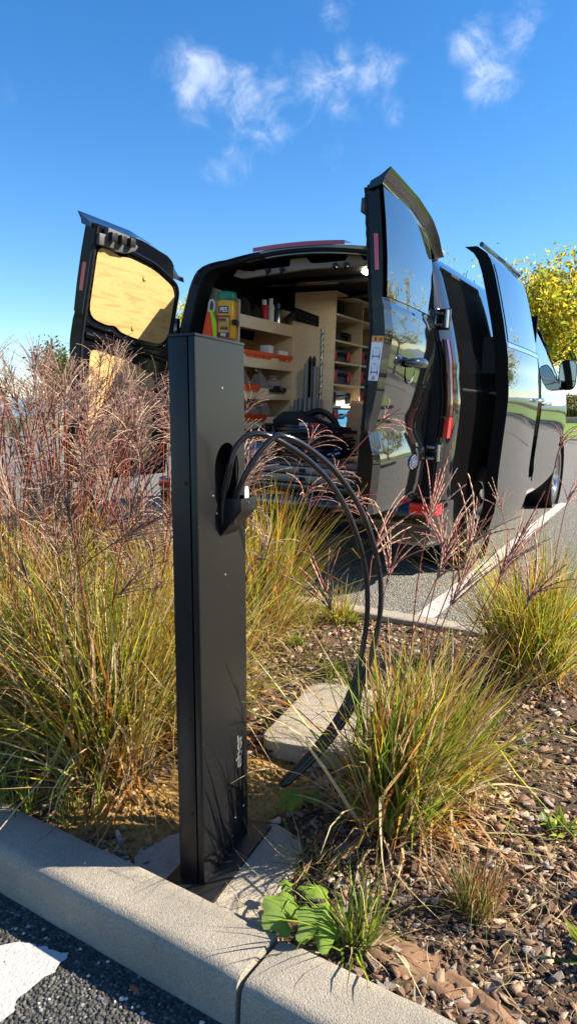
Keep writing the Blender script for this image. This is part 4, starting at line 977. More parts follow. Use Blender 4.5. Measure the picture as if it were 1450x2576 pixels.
# left shelf unit along the left wall
lu = vthing('shelf_unit', -.68, .16, .56, 'plywood shelving along the left wall, four shelves with front boards', 'shelving')
m = MB(); m.prism([(-.18,0),(.18,0),(.18,1.12),(.10,1.16),(-.18,1.26)], 0,.015, lambda a,b,d: (a,d,b)); m.build('side_panel', M_PLY, lu)
m = MB(); m.prism([(-.18,0),(.18,0),(.18,1.13),(-.18,1.22)], .725,.74, lambda a,b,d: (a,d,b)); m.build('side_panel', M_PLY, lu)
m = MB(); m.prism([(.015,.30),(.725,.30),(.725,1.10),(.60,1.14),(.52,1.22),(.015,1.26)], -.178,-.165, lambda a,b,d: (d,a,b)); m.build('back_panel', M_PLY, lu)
SHZ = [(.297,.378),(.498,.574),(.708,.794),(.957,1.036)]
for z0, z1 in SHZ:
    m = MB(); m.box(-.165,.168,.016,.724,z1-.034,z1-.022); m.build('shelf_board', M_PLY, lu)
    m = MB(); m.box(.168,.181,.016,.724,z0,z1); m.build('front_board', M_PLYEDGE, lu, bevel=.0015)
# middle cabinet, its shelves open to the sliding door
mc = vthing('cabinet', -.34, .90, .56, 'tall plywood cabinet with two columns of cubby holes facing the side door', 'cabinet')
m = MB(); m.box(-.16,.17,0,.015,0,1.273); m.build('end_panel', M_PLY, mc)
m = MB(); m.box(-.16,-.148,.0151,.995,.0,1.273); m.build('back_panel', M_PLY, mc)
for s_ in (.487,.98):
    m = MB(); m.box(-.147,.169,s_,s_+.014,.0,1.272); m.build('upright', M_PLY, mc)
for s0, s1 in ((.0152,.4868),(.5012,.9798)):
    for z_ in (.0,.305,.456,.615,.775,.926,1.108,1.258):
        m = MB(); m.box(-.147,.1695,s0,s1,z_,z_+.013); m.build('shelf_board', M_PLYEDGE, mc)
# tool cases in the cubby holes
def tool_case(t_, s_, z_, w_, h_, bodym, latchm, label, rz=0):
    c = vthing('tool_case', t_, s_, z_, label, 'tool case', rz, 'tool cases in the cabinet')
    m = MB(); m.box(-.12,.12,-w_/2,w_/2,0,h_*.52); m.build('case_base', bodym, c, bevel=.010)
    m = MB(); m.box(-.12,.12,-w_/2,w_/2,h_*.53,h_); m.build('case_lid', bodym, c, bevel=.012)
    for sg in (-1,1):
        m = MB(); m.box(.1205,.134,sg*w_*.36-.032,sg*w_*.36+.032,h_*.18,h_*.86); m.build('latch', latchm, c, bevel=.004)
    m = MB(); m.tube(catmull([(.115,-w_*.16,h_*.62),(.15,-w_*.15,h_*.66),(.155,0,h_*.66),(.15,w_*.15,h_*.66),(.115,w_*.16,h_*.62)],4), .008, 8); m.build('handle', M_BLKPL, c)
B1, B2 = 1.15, 1.64
T0 = -.33
tool_case(T0,B1-.05,.56+.7885,.34,.095,M_NAVY,M_REDPL,'navy tool case with red latches, highest navy case in the nearer cabinet column')
tool_case(T0,B1-.03,.56+.6285,.34,.11,M_NAVY,M_REDPL,'navy tool case with red latches directly above the pale grey case')
tool_case(T0,B1-.03,.56+.4695,.36,.115,M_CASEGREY,M_BLKPL,'pale grey tool case with black latches in the first column')
tool_case(T0,B1-.03,.56+.9395,.26,.075,M_BLKPL,M_BLKPL,'small black case in the first column under the wound hose')
tool_case(T0+.02,B1-.02,.56+.014,.36,.13,M_NAVY,M_REDPL,'navy tool case on the cabinet floor in shade')
tool_case(T0+.02,B1-.02,.56+.3185,.36,.135,M_BLUECASE,M_REDPL,'bright blue tool case with red latches catching the sun at the bottom')
tool_case(T0,B2-.02,.56+.7885,.36,.12,M_NAVY,M_REDPL,'navy tool case in the second column, uppermost of three')
tool_case(T0,B2-.02,.56+.6285,.36,.125,M_NAVY,M_REDPL,'navy tool case in the second column, middle of three')
tool_case(T0,B2-.02,.56+.4695,.36,.125,M_NAVY,M_REDPL,'navy tool case in the second column, lowest of three')
# wound hose with a red band in the top cubby
hh = vthing('wound_hose', -.32, 1.13, .56+1.122, 'coil of black hose with red top turns in the top cubby', 'hose')
m = MB()
for k in range(6): m.tube([(.082*math.cos(a), .115*math.sin(a), .014+.018*k) for a in np.linspace(0,2*math.pi,25)], .0105, 7, False)
m.build('hose_turns', M_RUBBER, hh)
m = MB(); m.tube([(.078*math.cos(a), .110*math.sin(a), .125) for a in np.linspace(0,2*math.pi,25)], .011, 7, False); m.build('red_turn', M_REDPL, hh)
# things on the left shelves
LT0, LS0 = -.60, .16
def bin_(name, t_, s_, z_, w_, label):
    m = MB(); h_, d_ = .065, .17
    m.prism([(-d_/2,0),(d_/2,0),(d_/2+.012,.040),(d_/2-.03,.040),(-d_/2,h_)], -w_/2,-w_/2+.003, lambda a,b,d:(a,d,b)); m.prism([(-d_/2,0),(d_/2,0),(d_/2+.012,.040),(d_/2-.03,.040),(-d_/2,h_)], w_/2-.003,w_/2, lambda a,b,d:(a,d,b))
    m.box(-d_/2,d_/2,-w_/2+.003,w_/2-.003,0,.003); m.box(-d_/2,-d_/2+.003,-w_/2+.003,w_/2-.003,.003,h_); m.add([(d_/2,-w_/2+.003,.003),(d_/2,w_/2-.003,.003),(d_/2+.012,w_/2-.003,.040),(d_/2+.012,-w_/2+.003,.040)],[(0,1,2,3)])
    return vmesh(m, name, M_ORANGEBIN, t_, s_, z_, label, 'storage bin', 0, 'orange bins on the left shelves')
zz = .56+.7725
for i, (s_, w_, lb) in enumerate(((.30,.10,'orange parts bin, nearest on the third shelf up'),(.41,.10,'orange parts bin, second on the third shelf up'),(.52,.10,'orange parts bin between the white boxes'),(.77,.16,'orange parts bin at the far end of the third shelf'))): bin_('storage_bin', -.58, s_, zz, w_, lb)
m = MB(); m.box(-.012,.012,-.34,.34,0,.022); vmesh(m, 'bin_rail', M_ORANGEBIN, -.497, .53, .56+.7945, 'long orange rail along the edge of the third shelf', 'rail', bevel=.003)
for s_, lb in ((.31,'orange parts bin holding a clear bag on the second shelf'),): bin_('storage_bin', -.57, s_, .56+.5525, .20, lb)
for s_, lb in ((.27,'orange parts bin, nearer one on the lowest shelf'),(.43,'orange parts bin, wider one on the lowest shelf')): bin_('storage_bin', -.57, s_, .56+.3565, .15, lb)
def carton(t_, s_, z_, a, b, h_, lb, rz=0, mt=None):
    m = MB(); m.box(-a/2,a/2,-b/2,b/2,0,h_); return vmesh(m, 'small_carton', mt or M_WHITE, t_, s_, z_, lb, 'carton', rz, bevel=.002)
carton(-.54,.585,zz+.003,.07,.075,.095,'small white carton standing upright on the third shelf',8)
carton(-.53,.76,zz+.003,.06,.10,.07,'small white carton lying at the end of the third shelf',-12)
def bag(t_, s_, z_, r_, h_, lb, seed):
    m = MB(); n = 16; V_ = []
    prof = [(.0,0),(1,.02),(1.05,.25),(.9,.5),(.6,.72),(.28,.85),(.42,1.0),(.2,1.04)]
    for i,(q,hz_) in enumerate(prof):
        for k in range(n):
            a = 2*math.pi*k/n; w_ = 1+.45*(float(noise2(k*1.3+seed, i*1.7+seed, seed, 2))-.5); V_.append((r_*q*w_*math.cos(a), r_*1.3*q*w_*math.sin(a), h_*hz_))
    m.add(V_, [(i*n+k, i*n+(k+1)%n, (i+1)*n+(k+1)%n, (i+1)*n+k) for i in range(len(prof)-1) for k in range(n)])
    return vmesh(m, 'plastic_bag', M_BAG, t_, s_, z_, lb, 'plastic bag', ang=20)
bag(-.55,.30,.56+.556,.055,.13,'clear plastic bag rising from the bin on the second shelf',1)
bag(-.56,.52,.56+.553,.06,.15,'tall crumpled clear bag standing on the second shelf',2)
bag(-.56,.72,.56+.556,.075,.11,'wide clear bag lying over black parts on the second shelf',3)
bag(-.55,.42,.56+.36,.06,.10,'white plastic bag in the bin on the lowest shelf',4)
bag(-.54,.57,.56+.357,.045,.13,'small clear bag on the lowest shelf beside the bins',5)
m = MB()
for i in range(5): m.box(-.05,.05,-.10+.045*i,-.062+.045*i,0,.02+.012*((i*7)%3))
vmesh(m, 'tool_strip', M_BLKPL, -.53, .66, .56+.5525, 'row of black tool heads on the second shelf', 'tool', bevel=.003)
m = MB(); m.tube(catmull([(0,-.06,.03),(.01,0,.07),(0,.06,.04),(-.01,.10,.05)],4), .022, 8); vmesh(m, 'rubber_grip', M_REDPL, -.62,.50,.56+.357, 'red rubber grip at the back of the lowest shelf', 'grip')
# top shelf: black bags, spray cans, torch
for t_, s_, w_, h_, lb in ((-.60,.30,.13,.13,'black fabric pouch, nearest on the top shelf'),(-.60,.45,.12,.105,'black fabric pouch beside the first on the top shelf')):
    m = MB(); n = 14; V_ = []
    for i,(q,hz_) in enumerate(((.9,0),(1,.3),(.92,.7),(.6,.95),(.0,1.0))):
        for k in range(n): a = 2*math.pi*k/n; w2 = 1+.3*(float(noise2(k*.9+s_*30, i*1.3, 5, 2))-.5); V_.append((.085*q*w2*math.cos(a), w_*.6*q*w2*math.sin(a), h_*hz_*(1+.2*math.sin(k))))
    m.add(V_, [(i*n+k, i*n+(k+1)%n, (i+1)*n+(k+1)%n, (i+1)*n+k) for i in range(4) for k in range(n)]); vmesh(m, 'tool_pouch', mat('black_fabric',(.012,.012,.013),.9), t_, s_, .56+1.0145, lb, 'pouch', ang=60)
def can(t_, s_, h_, r_, bm_, cm_, lb, tilt=0):
    c = vthing('spray_can', t_, s_, .56+1.0145, lb, 'spray can'); 
    if tilt: c.matrix_world = c.matrix_world @ Matrix.Translation((0,0,.05)) @ Matrix.Rotation(R(tilt),4,'X')
    m = MB(); m.lathe([(0,0),(r_,0),(r_,h_*.72),(r_*.8,h_*.78),(r_*.5,h_*.8)],18); m.build('can_body', bm_, c); m = MB(); m.lathe([(r_*.62,h_*.79),(r_*.62,h_),(0,h_)],16); m.build('can_cap', cm_, c)
can(-.57,.585,.165,.028,M_REDPL,M_WHITE,'red and white spray can on the top shelf')
can(-.565,.665,.185,.027,M_WHITE,M_WHITE,'tall white spray can on the top shelf')
can(-.55,.745,.16,.027,M_STEEL,M_BLUECASE,'silver spray can with blue cap on the top shelf')
can(-.50,.80,.17,.030,M_ALU,M_BLKPL,'silver can lying tilted over the edge of the top shelf',-62)
# perforated black bracket on the cabinet end
m = MB(); m.prism([(-.015,.0),(.20,-.075),(.20,-.15),(.0,-.10)], 0,.004, lambda a,b,d:(a,-d,b))
br = vmesh(m, 'angle_bracket', M_BLKPL, -.50, .8985, 1.735, 'perforated black steel bracket screwed to the cabinet end', 'bracket')
for i in range(6):
    for j in range(2):
        m = MB(); a = .02+i*.03; b = -.035-.012*i-.035*j; m.lathe([(.006,0),(.006,.0006),(0,.0006)],8, Matrix.Translation((a,-.0042,b)) @ Matrix.Rotation(R(90),4,'X')); m.build('bolt_hole', M_GREYPL, br)
# grey pipes, drill rods, in front of the cabinet end
pr = vthing('pipe_rack', -.33, .875, FZ+.123, 'grey bracket holding the pipes against the cabinet end', 'rack')
m = MB(); m.box(-.135,.135,-.0005,.012,.30,.312); m.box(-.135,.135,-.0005,.012,.05,.062); m.build('bracket_bar', M_PIPE, pr)
for i, (t_, h_) in enumerate(((-.44,.38),(-.405,.395),(-.365,.64),(-.33,.40),(-.29,.62),(-.245,.39))):
    m = MB(); m.lathe([(.0,0),(.0165,0),(.0165,h_),(.013,h_),(.013,h_-.05)], 18)
    lab = ['outermost short grey plastic pipe on the left of the bundle','second short grey plastic pipe from the left','taller grey plastic pipe near the left of the bundle','short grey plastic pipe in the middle of the bundle','taller grey plastic pipe right of the middle','short grey plastic pipe at the right end of the bundle'][i]
    vmesh(m, 'plastic_pipe', M_PIPE, t_, .855, FZ+.123, lab, 'pipe', 0, 'grey pipes at the cabinet end')
for t_, h_, r_, lb in ((-.352,.70,.010,'black pointed chisel rod, left one above the pipes'),(-.318,.70,.010,'black pointed chisel rod, right one above the pipes')):
    m = MB(); m.lathe([(0,0),(r_,0),(r_,h_-.07),(r_*1.2,h_-.065),(r_*1.1,h_-.02),(.002,h_)], 10); vmesh(m, 'chisel_rod', M_BLKPL, t_, .884, FZ+.123, lb, 'chisel', 0, 'rods above the pipes')
m = MB(); P = []; m.tube([(0,0,z_) for z_ in np.linspace(0,.90,4)], .005, 8)
m.tube([(.008*math.cos(a), .008*math.sin(a), .35+.55*i/120) for i, a in enumerate(np.linspace(0,26*math.pi,121))], .004, 5); vmesh(m, 'drill_bit', M_STEEL, -.258, .884, FZ+.123, 'long spiral masonry drill bit standing above the pipes', 'drill bit')
m = MB(); m.lathe([(0,0),(.011,0),(.011,.22),(.006,.225),(.006,.27),(0,.28)],12); vmesh(m, 'white_tube', mat('off_white',(.55,.52,.47),.5), -.205,.88,FZ+.123,'short off-white sealant tube at the right end of the pipes','tube')
# canister of wipes and hi-vis flag on the end of the left shelves
cn = vthing('wipes_canister', -.545, .085, 1.43, 'yellow canister of wipes with a green lid held to the shelf end', 'canister', 205)
m = MB(); m.lathe([(0,0),(.058,0),(.060,.01),(.060,.225),(.057,.235)], 40); cb = m.build('canister_body', M_YEL, cn, ang=40)
m = MB(); m.lathe([(.061,.232),(.063,.236),(.063,.272),(.058,.285),(.03,.288),(0,.288)], 40); m.build('lid', M_GREEN, cn, ang=40)
def wrap(name, a0, a1, z0, z1, mt, r_=.0606, n=14, slant=0.0):
    m = MB(); V_ = []
    for j, z_ in enumerate((z0, z1)):
        for i in range(n): a = R(a0+(a1-a0)*i/(n-1)+slant*j); V_.append((r_*math.cos(a), r_*math.sin(a), z_))
    m.add(V_, [(i, i+1, n+i+1, n+i) for i in range(n-1)]); return m.build(name, mt, cb, ang=60)
# camera side of the canister is at about -90 deg in world; printed bands
wrap('printed_band', 40,110,.150,.195,M_PRINT_K); wrap('printed_band', -20,120,.0,.140,mat('print_crimson',(.35,.01,.04),.4)); wrap('printed_band', 45,115,.035,.125,mat('print_gold',(.62,.40,.05),.4),.0609)
wrap('printed_band', 60,110,.05,.12,mat('print_glove',(.05,.045,.04),.5),.0612,14,-15); wrap('printed_band', 30,110,.005,.033,M_PRINT_K,.0609)
for zc, sz in ((.172,.040),(.019,.026)):
    me = text_mesh('PES', sz, .0003, 0, .9, .0008); vv = np.zeros(len(me.vertices)*3); me.vertices.foreach_get('co', vv); vv = vv.reshape(-1,3)
    a = R(80)+vv[:,0]/.0616; r_ = .0616+vv[:,2]; me.vertices.foreach_set('co', np.stack([r_*np.cos(a), r_*np.sin(a), zc+vv[:,1]],1).astype(np.float32).ravel()); me.materials.append(M_WHITE); link('printed_letters', me, None, cb)
m = MB(); m.box(-.03,.10,-.07,-.066,.09,.115); 
m = MB(); m.box(-.075,-.045,-.055,.065,.085,.115); m.build('clamp', M_BLKPL, cn, bevel=.006)
fl = vthing('hi_vis_flag', -.640, .06, 1.345, 'folded hi-vis flag, orange beside yellow, hanging by the shelf end', 'flag', 8)
def cloth(name, pts, th, mt, par):
    m = MB(); m.prism(pts, 0, th, lambda a,b,d:(a, -d+.012*math.sin(b*25)+.01*a*8*0, b)); return m.build(name, mt, par)
cloth('orange_cloth', [(-.07,0),(.0,0),(.012,.10),(.012,.16),(-.005,.235),(-.028,.25),(-.045,.16)], .012, M_FLUO_O, fl)
cloth('yellow_cloth', [(.001,-.005),(.06,-.01),(.048,.10),(.042,.19),(.0,.262),(-.02,.27),(-.004,.236),(.013,.16),(.013,.10)], .010, M_FLUO_Y, fl)
m = MB(); m.tube(catmull([(-.025,0,.25),(-.018,0,.31),(.0,0,.325),(.018,0,.30),(.012,0,.25)],5), .007, 7); m.build('hanging_loop', M_WHITE, fl)
# coil of black cable on the deck with a vacuum-like machine and corrugated hose
cc = vthing('cable_coil', -.10, .42, FZ+.124, 'big coil of thin black cable lying on the load floor', 'cable coil')
m = MB(); rgk = np.random.default_rng(3)
for k in range(26):
    rr_ = rgk.uniform(.23,.33); zc = .012+.009*(k//1)*.85*rgk.uniform(.8,1.1); ph = rgk.uniform(0,6.28); tl = rgk.normal(0,.05)
    m.tube([(rr_*1.12*math.cos(a), rr_*.9*math.sin(a)+.0, zc+tl*rr_*math.cos(a+ph)+.012) for a in np.linspace(0,2*math.pi,37)], .0075, 6, False)
m.build('cable_turns', M_CABLE, cc, ang=60)
mv = vthing('power_tool', -.28, .60, FZ+.30, 'black power tool with red and white grip on top of the cable coil', 'power tool', 20)
m = MB(); m.prism([(-.16,0),(.16,0),(.17,.05),(.12,.10),(.03,.125),(-.10,.12),(-.17,.06)], -.07,.07, lambda a,b,d:(a,d,b)); m.build('motor_housing', M_BLKPL, mv, bevel=.012)
m = MB(); m.box(.02,.08,-.085,-.072,.01,.05); m.build('side_vent', M_WHITE, mv); m = MB(); m.box(.09,.15,-.085,-.072,-.02,.05); m.build('red_grip', M_REDPL, mv, bevel=.004)
m = MB(); P = catmull([(.05,-.05,.10),(.17,-.07,.13),(.27,-.08,.05),(.31,-.10,-.10),(.30,-.12,-.22)],12)
m.tube(P, [.019 if i % 2 else .024 for i in range(len(P))], 10); m.build('ribbed_hose', M_BLKPL, mv, ang=80)
m = MB(); m.tube([(.02,-.06,.13),(.18,-.08,.06),(.34,-.10,.0)], [.008,.012,.02], 8); m.build('tool_lever', M_BLKPL, mv)
hk = vthing('ratchet_buckle', .12, .22, FZ+.122, 'steel ratchet buckle with black strap on the drawer deck', 'buckle', 30)
m = MB(); m.tube(catmull([(-.10,0,.01),(-.03,.01,.02),(.03,.0,.05),(.07,0,.08),(.09,0,.06),(.06,0,.05)],5), .007, 7); m.box(-.05,.07,-.03,.03,0,.016); m.build('buckle_frame', M_CHROME, hk)
m = MB(); m.box(-.16,-.05,-.02,.02,.001,.006); m.build('strap', M_RUBBER, hk)
# leaning cardboard box
cbx = vthing('cardboard_box', .28, .52, FZ+.123, 'brown cardboard box tipped up with an open flap beside the drawers', 'box', -18)
def rx(a, M0=Matrix.Translation((0,0,0))): return M0 @ Matrix.Rotation(R(a),4,'Y')
m = MB(); m.box(-.11,.15,-.15,.15,.04,.34, Matrix.Translation((0,0,.03)) @ Matrix.Rotation(R(14),4,'Y')); m.build('carton_body', M_CARD, cbx, bevel=.003)
m = MB(); m.box(-.115,-.112,-.15,.15,0,.16, Matrix.Translation((-.02,0,.355)) @ Matrix.Rotation(R(14-155),4,'Y')); m.build('flap', M_CARD, cbx)
m = MB(); m.box(-.06,.06,-.055,.055,0,.10); vmesh(m, 'blue_crate', M_BLUECASE, -.33, .13, FZ+.123, 'small blue crate at the left end of the drawers', 'crate', 5, bevel=.008)
# ================================================================ ornamental grass
PAL = {'green':(.12,.19,.02),'lime':(.32,.37,.035),'yellow':(.60,.46,.045),'tan':(.50,.36,.18),'straw':(.62,.50,.28),'orange':(.55,.20,.03),'rust':(.26,.085,.03),'red':(.22,.035,.035),'dark':(.05,.065,.016)}
def blades(n, r_, L, rg, th0=.38, th1=1.1, w=(.0025,.0055), mix=None, K=7, lean=(0,0), zf=bed_z, at=(0,0), ell=1.0, tipred=.3, right=0.0):
    mix = mix or {'green':.25,'lime':.25,'yellow':.17,'tan':.16,'straw':.07,'orange':.07,'rust':.03}
    ph = rg.uniform(0,2*np.pi,n); rad = r_*np.sqrt(rg.random(n)); x = rad*np.cos(ph); y = rad*np.sin(ph)*ell
    az = ph+rg.normal(0,1.0,n); az = np.where((np.cos(az) < 0) & (rg.random(n) < right), np.pi-az, az); le = L*rg.uniform(.45,1.1,n)
    t0 = np.abs(rg.normal(0,th0,n))*(.35+rad/r_*.8); t1 = np.abs(rg.normal(0,1,n))*th1*rg.choice([.4,1,1.8],n,p=[.4,.4,.2])
    u = np.linspace(0,1,K); thm = t0[:,None]+t1[:,None]*u[None]**1.6
    dx = np.sin(thm)*np.cos(az)[:,None]+lean[0]*u[None]; dy = np.sin(thm)*np.sin(az)[:,None]+lean[1]*u[None]; dz = np.cos(thm)
    dx = dx+np.cumsum(rg.normal(0,.10,(n,K)),1); dy = dy+np.cumsum(rg.normal(0,.10,(n,K)),1)
    kink = (rg.random((n,1)) < .14)*(u[None] > rg.uniform(.4,.8,(n,1))); dz = np.where(kink, -np.abs(dz)*.6, dz)
    st = (le/(K-1))[:,None]
    px = x[:,None]+np.concatenate([np.zeros((n,1)), np.cumsum(dx[:,:-1]*st,1)],1); py = y[:,None]+np.concatenate([np.zeros((n,1)), np.cumsum(dy[:,:-1]*st,1)],1); pz = np.concatenate([np.zeros((n,1)), np.cumsum(dz[:,:-1]*st,1)],1)
    base = zf(x+at[0], y+at[1])-.006; pz = np.maximum(pz+base[:,None], .085+rg.uniform(0,.03,(n,1)))
    sa = az+np.pi/2+rg.normal(0,.6,n); tw = rg.uniform(-1.2,1.2,n)
    ww = rg.uniform(*w,n); prof = np.clip(np.minimum(1,.55+u*3)*(1-u**2.2),.06,1)
    sx = np.cos(sa[:,None]+tw[:,None]*u[None]); sy = np.sin(sa[:,None]+tw[:,None]*u[None]); hw = ww[:,None]*prof[None]*.5
    Lp = np.stack([px+sx*hw, py+sy*hw, pz],-1); Rp = np.stack([px-sx*hw, py-sy*hw, pz+hw*.4],-1)
    V = np.stack([Lp,Rp],2).reshape(n,K*2,3)
    f = np.array([(2*i,2*i+1,2*i+3,2*i+2) for i in range(K-1)]); F = (f[None]+2*K*np.arange(n)[:,None,None]).reshape(-1,4)
    names = list(mix); p = np.array([mix[k] for k in names]); p /= p.sum(); pc = np.array([PAL[k] for k in names])
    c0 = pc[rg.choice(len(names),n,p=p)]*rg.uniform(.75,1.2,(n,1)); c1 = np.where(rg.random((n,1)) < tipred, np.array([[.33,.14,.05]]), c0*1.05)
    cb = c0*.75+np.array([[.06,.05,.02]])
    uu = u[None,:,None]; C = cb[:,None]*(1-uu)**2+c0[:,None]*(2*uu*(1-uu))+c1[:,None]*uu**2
    # fine pale bands as on zebra grass
    band = (np.sin(uu*40+rg.uniform(0,6,(n,1,1))) > .75)*.25*(rg.random((n,1,1)) < .3); C = C*(1+band)
    C = np.repeat(C, 2, 1).reshape(-1,3)
    return V.reshape(-1,3), F, C
def join(parts):
    Vs, Fs, Cs, b = [], [], [], 0
    for V_, F_, C_ in parts: Vs.append(V_); Fs.append(F_+b); Cs.append(C_); b += len(V_)
    return np.concatenate(Vs), np.concatenate(Fs), np.concatenate(Cs)
# flower heads: a fan of knobbly fingers
def finger(P, r_, rg, col):
    n = len(P); nf = 4; V = []; 
    for i in range(n):
        rr_ = r_*(1.0 if i % 2 else .55)*(1-.45*i/n); a0 = i*.8
        t_ = (P[min(i+1,n-1)]-P[max(i-1,0)]); t_ /= np.linalg.norm(t_)+1e-9
        a = np.cross(t_, (.3,.2,1.)); a /= np.linalg.norm(a)+1e-9; b = np.cross(t_, a)
        for k in range(nf): an = a0+2*np.pi*k/nf; V.append(P[i]+(a*np.cos(an)+b*np.sin(an))*rr_)
    F = [(i*nf+k, i*nf+(k+1)%nf, (i+1)*nf+(k+1)%nf, (i+1)*nf+k) for i in range(n-1) for k in range(nf)]
    C = np.tile(np.asarray(col), (len(V),1))*np.repeat(rg.uniform(.75,1.3,(n,1)), nf, 0); return np.array(V), np.array(F), C
COLF = [(.40,.20,.16),(.50,.30,.22),(.58,.38,.27),(.34,.12,.12),(.46,.24,.18)]
COLB = [(.36,.215,.165),(.27,.15,.13),(.45,.29,.21),(.24,.125,.11),(.54,.40,.29)]
def plume_mesh(seed, style, near):
    rg = np.random.default_rng(seed); parts = []; droop = {'open':1.0,'tight':.4,'droop':2.4}[style]
    nfi = 11 if near else 19; cols = COLF if near else COLB
    for i in range(nfi):
        L = rg.uniform(.09,.17); az = rg.uniform(0,6.28); th = abs(rg.normal({'open':.5,'tight':.22,'droop':.5}[style],.22)); z0 = rg.uniform(-.01,.06); m = 17; P = np.zeros((m,3)); P[0] = (0,0,z0); lean = rg.normal(.25,.2)
        for j in range(1,m):
            t_ = th+droop*(j/m)**1.3*rg.uniform(.8,1.1)*.55; P[j] = P[j-1]+np.array([np.sin(t_)*np.cos(az)+lean*.35, np.sin(t_)*np.sin(az), np.cos(t_)])*L/m
        V, F, C = finger(P, .0027 if near else .0017, rg, cols[rg.integers(5)])
        ramp = np.repeat(np.linspace(.75,1.25,m), 4)[:,None]; parts.append((V, F, C*ramp))
    V, F, C = join(parts); me = np_mesh('plume', V, F, C); me.materials.append(M_PLUME); return me
def stalk_mesh(seed, L, bend, cols=((.16,.14,.03),(.30,.06,.05))):
    rg = np.random.default_rng(seed); m = 10; P = np.zeros((m,3))
    for j in range(1,m): t_ = .03+bend*(j/m)**1.5; P[j] = P[j-1]+np.array([np.sin(t_), rg.normal(0,.02), np.cos(t_)])*L/(m-1)
    nf = 4; V = []; C = []
    for i in range(m):
        rr_ = .0019*(1-.45*i/m)
        for k in range(nf): V.append(P[i]+np.array([np.cos(1.57*k), np.sin(1.57*k), 0])*rr_); C.append(np.array(cols[0])*(1-i/m)+np.array(cols[1])*(i/m))
    F = [(i*nf+k, i*nf+(k+1)%nf, (i+1)*nf+(k+1)%nf, (i+1)*nf+k) for i in range(m-1) for k in range(nf)]
    me = np_mesh('flower_stalk', np.array(V), np.array(F), np.array(C)); me.materials.append(M_PLUME)
    d = P[-1]-P[-2]; return me, tuple(P[-1]), math.atan2(d[0], d[2])
ST6 = ['open','open','tight','tight','droop','open']
PLU = [plume_mesh(100+i, ST6[i], False) for i in range(6)]; PLF = [plume_mesh(140+i, ST6[i], True) for i in range(6)]
STK = [stalk_mesh(200+i, .5, [.15,.35,.6,.25,.9][i]) for i in range(5)]
rgp = np.random.default_rng(77)
def flower(parent, x, y, z_, L, az, tilt, pidx=None, sidx=None, ps=1.0, near=False):
    si = rgp.integers(5) if sidx is None else sidx; me, tip, ta = STK[si]
    st_ = link('flower_stalk', me, None, parent); st_.location = (x, y, z_); st_.rotation_euler = (0, tilt, az); k = L/.5; st_.scale = (k, k, k)
    pl = link('plume', (PLF if near else PLU)[rgp.integers(6) if pidx is None else pidx], None, st_); pl.location = tip; pl.rotation_euler = (0, ta, rgp.uniform(-.7,.7)); q = ps/k*rgp.uniform(.8,1.15); pl.scale = (q,q,q)
def clump(name, x, y, r_, n, L, label, flowers=(), seed=1, group=None, mixes=None, lean=(0,0), w=(.003,.009), th0=.36, th1=1.25, ell=1.0, cat='ornamental grass', K=7, tip=.3, skirt=0, right=0.0):
    rg = np.random.default_rng(seed); e = empty(name, (x, y, 0)); tag(e, label, cat, group)
    zf = lambda a, b: bed_z(a, b)
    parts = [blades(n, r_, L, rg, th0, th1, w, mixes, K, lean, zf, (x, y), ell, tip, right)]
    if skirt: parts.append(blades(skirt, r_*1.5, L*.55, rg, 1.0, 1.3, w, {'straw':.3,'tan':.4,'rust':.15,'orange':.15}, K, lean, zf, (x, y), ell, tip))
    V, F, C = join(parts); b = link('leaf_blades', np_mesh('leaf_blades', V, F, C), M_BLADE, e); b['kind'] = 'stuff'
    z0 = float(bed_z(np.array(x), np.array(y)))
    for fdef in flowers:
        if isinstance(fdef, int):
            for _ in range(fdef): 
                a = rgp.uniform(0,6.28); q = r_*math.sqrt(rgp.random()); flower(e, q*math.cos(a), q*math.sin(a), z0, flowers_L[0]*rgp.uniform(.82,1.15), a+rgp.normal(0,.5), abs(rgp.normal(.10,.10)))
        else: flower(e, *fdef, near=True)
    return e
GR = 'clumps of ornamental grass in the bed'
MIX_L = {'green':.14,'lime':.27,'yellow':.19,'tan':.19,'straw':.15,'orange':.035,'rust':.025}
MIX_R = {'green':.24,'lime':.27,'yellow':.13,'tan':.15,'straw':.10,'orange':.06,'rust':.05}
MIX_Y = {'green':.15,'lime':.38,'yellow':.27,'tan':.10,'straw':.03,'orange':.07}
flowers_L = [.62]
clump('grass_clump', -.47,1.70,.085,1300,.60,'big left grass clump nearest the kerb, green and straw coloured',[9],1,GR,MIX_L,(-.02,.0),skirt=400,th1=1.0)
flowers_L = [.55]
clump('grass_clump', -.645,1.83,.08,1100,.56,'loose grass clump between the two nearest ones on the left',[7],18,GR,MIX_L,skirt=260,th0=.5,th1=1.4)
clump('grass_clump', -.30,1.93,.08,1000,.60,'loose grass clump close behind the left side of the post',[8],19,GR,MIX_L,skirt=260,th0=.5,th1=1.4)
flowers_L = [.72]
clump('grass_clump', -.80,1.93,.10,1200,.62,'grass clump at the left edge of the photo',[26],2,GR,MIX_L,skirt=300)
flowers_L = [.80]
clump('grass_clump', -.40,2.18,.10,1200,.60,'grass clump hidden mostly by the post, left of it',[32],3,GR,MIX_L,skirt=200)
flowers_L = [.92]
clump('grass_clump', -.78,2.45,.11,1200,.58,'grass clump with dense purple plumes below the plywood-lined door',[34],4,GR,MIX_L)
flowers_L = [1.0]
clump('grass_clump', -1.10,2.62,.11,1100,.62,'grass clump with dense plumes at the far left',[56],5,GR,MIX_L)
flowers_L = [.90]
clump('grass_clump', -.52,2.85,.11,1000,.58,'grass clump close behind the left rear door',[24],6,GR,MIX_L)
flowers_L = [1.05]
clump('grass_clump', -1.02,3.15,.11,1000,.62,'rearmost grass clump against the sky at left',[46],7,GR,MIX_L)
flowers_L = [.50]
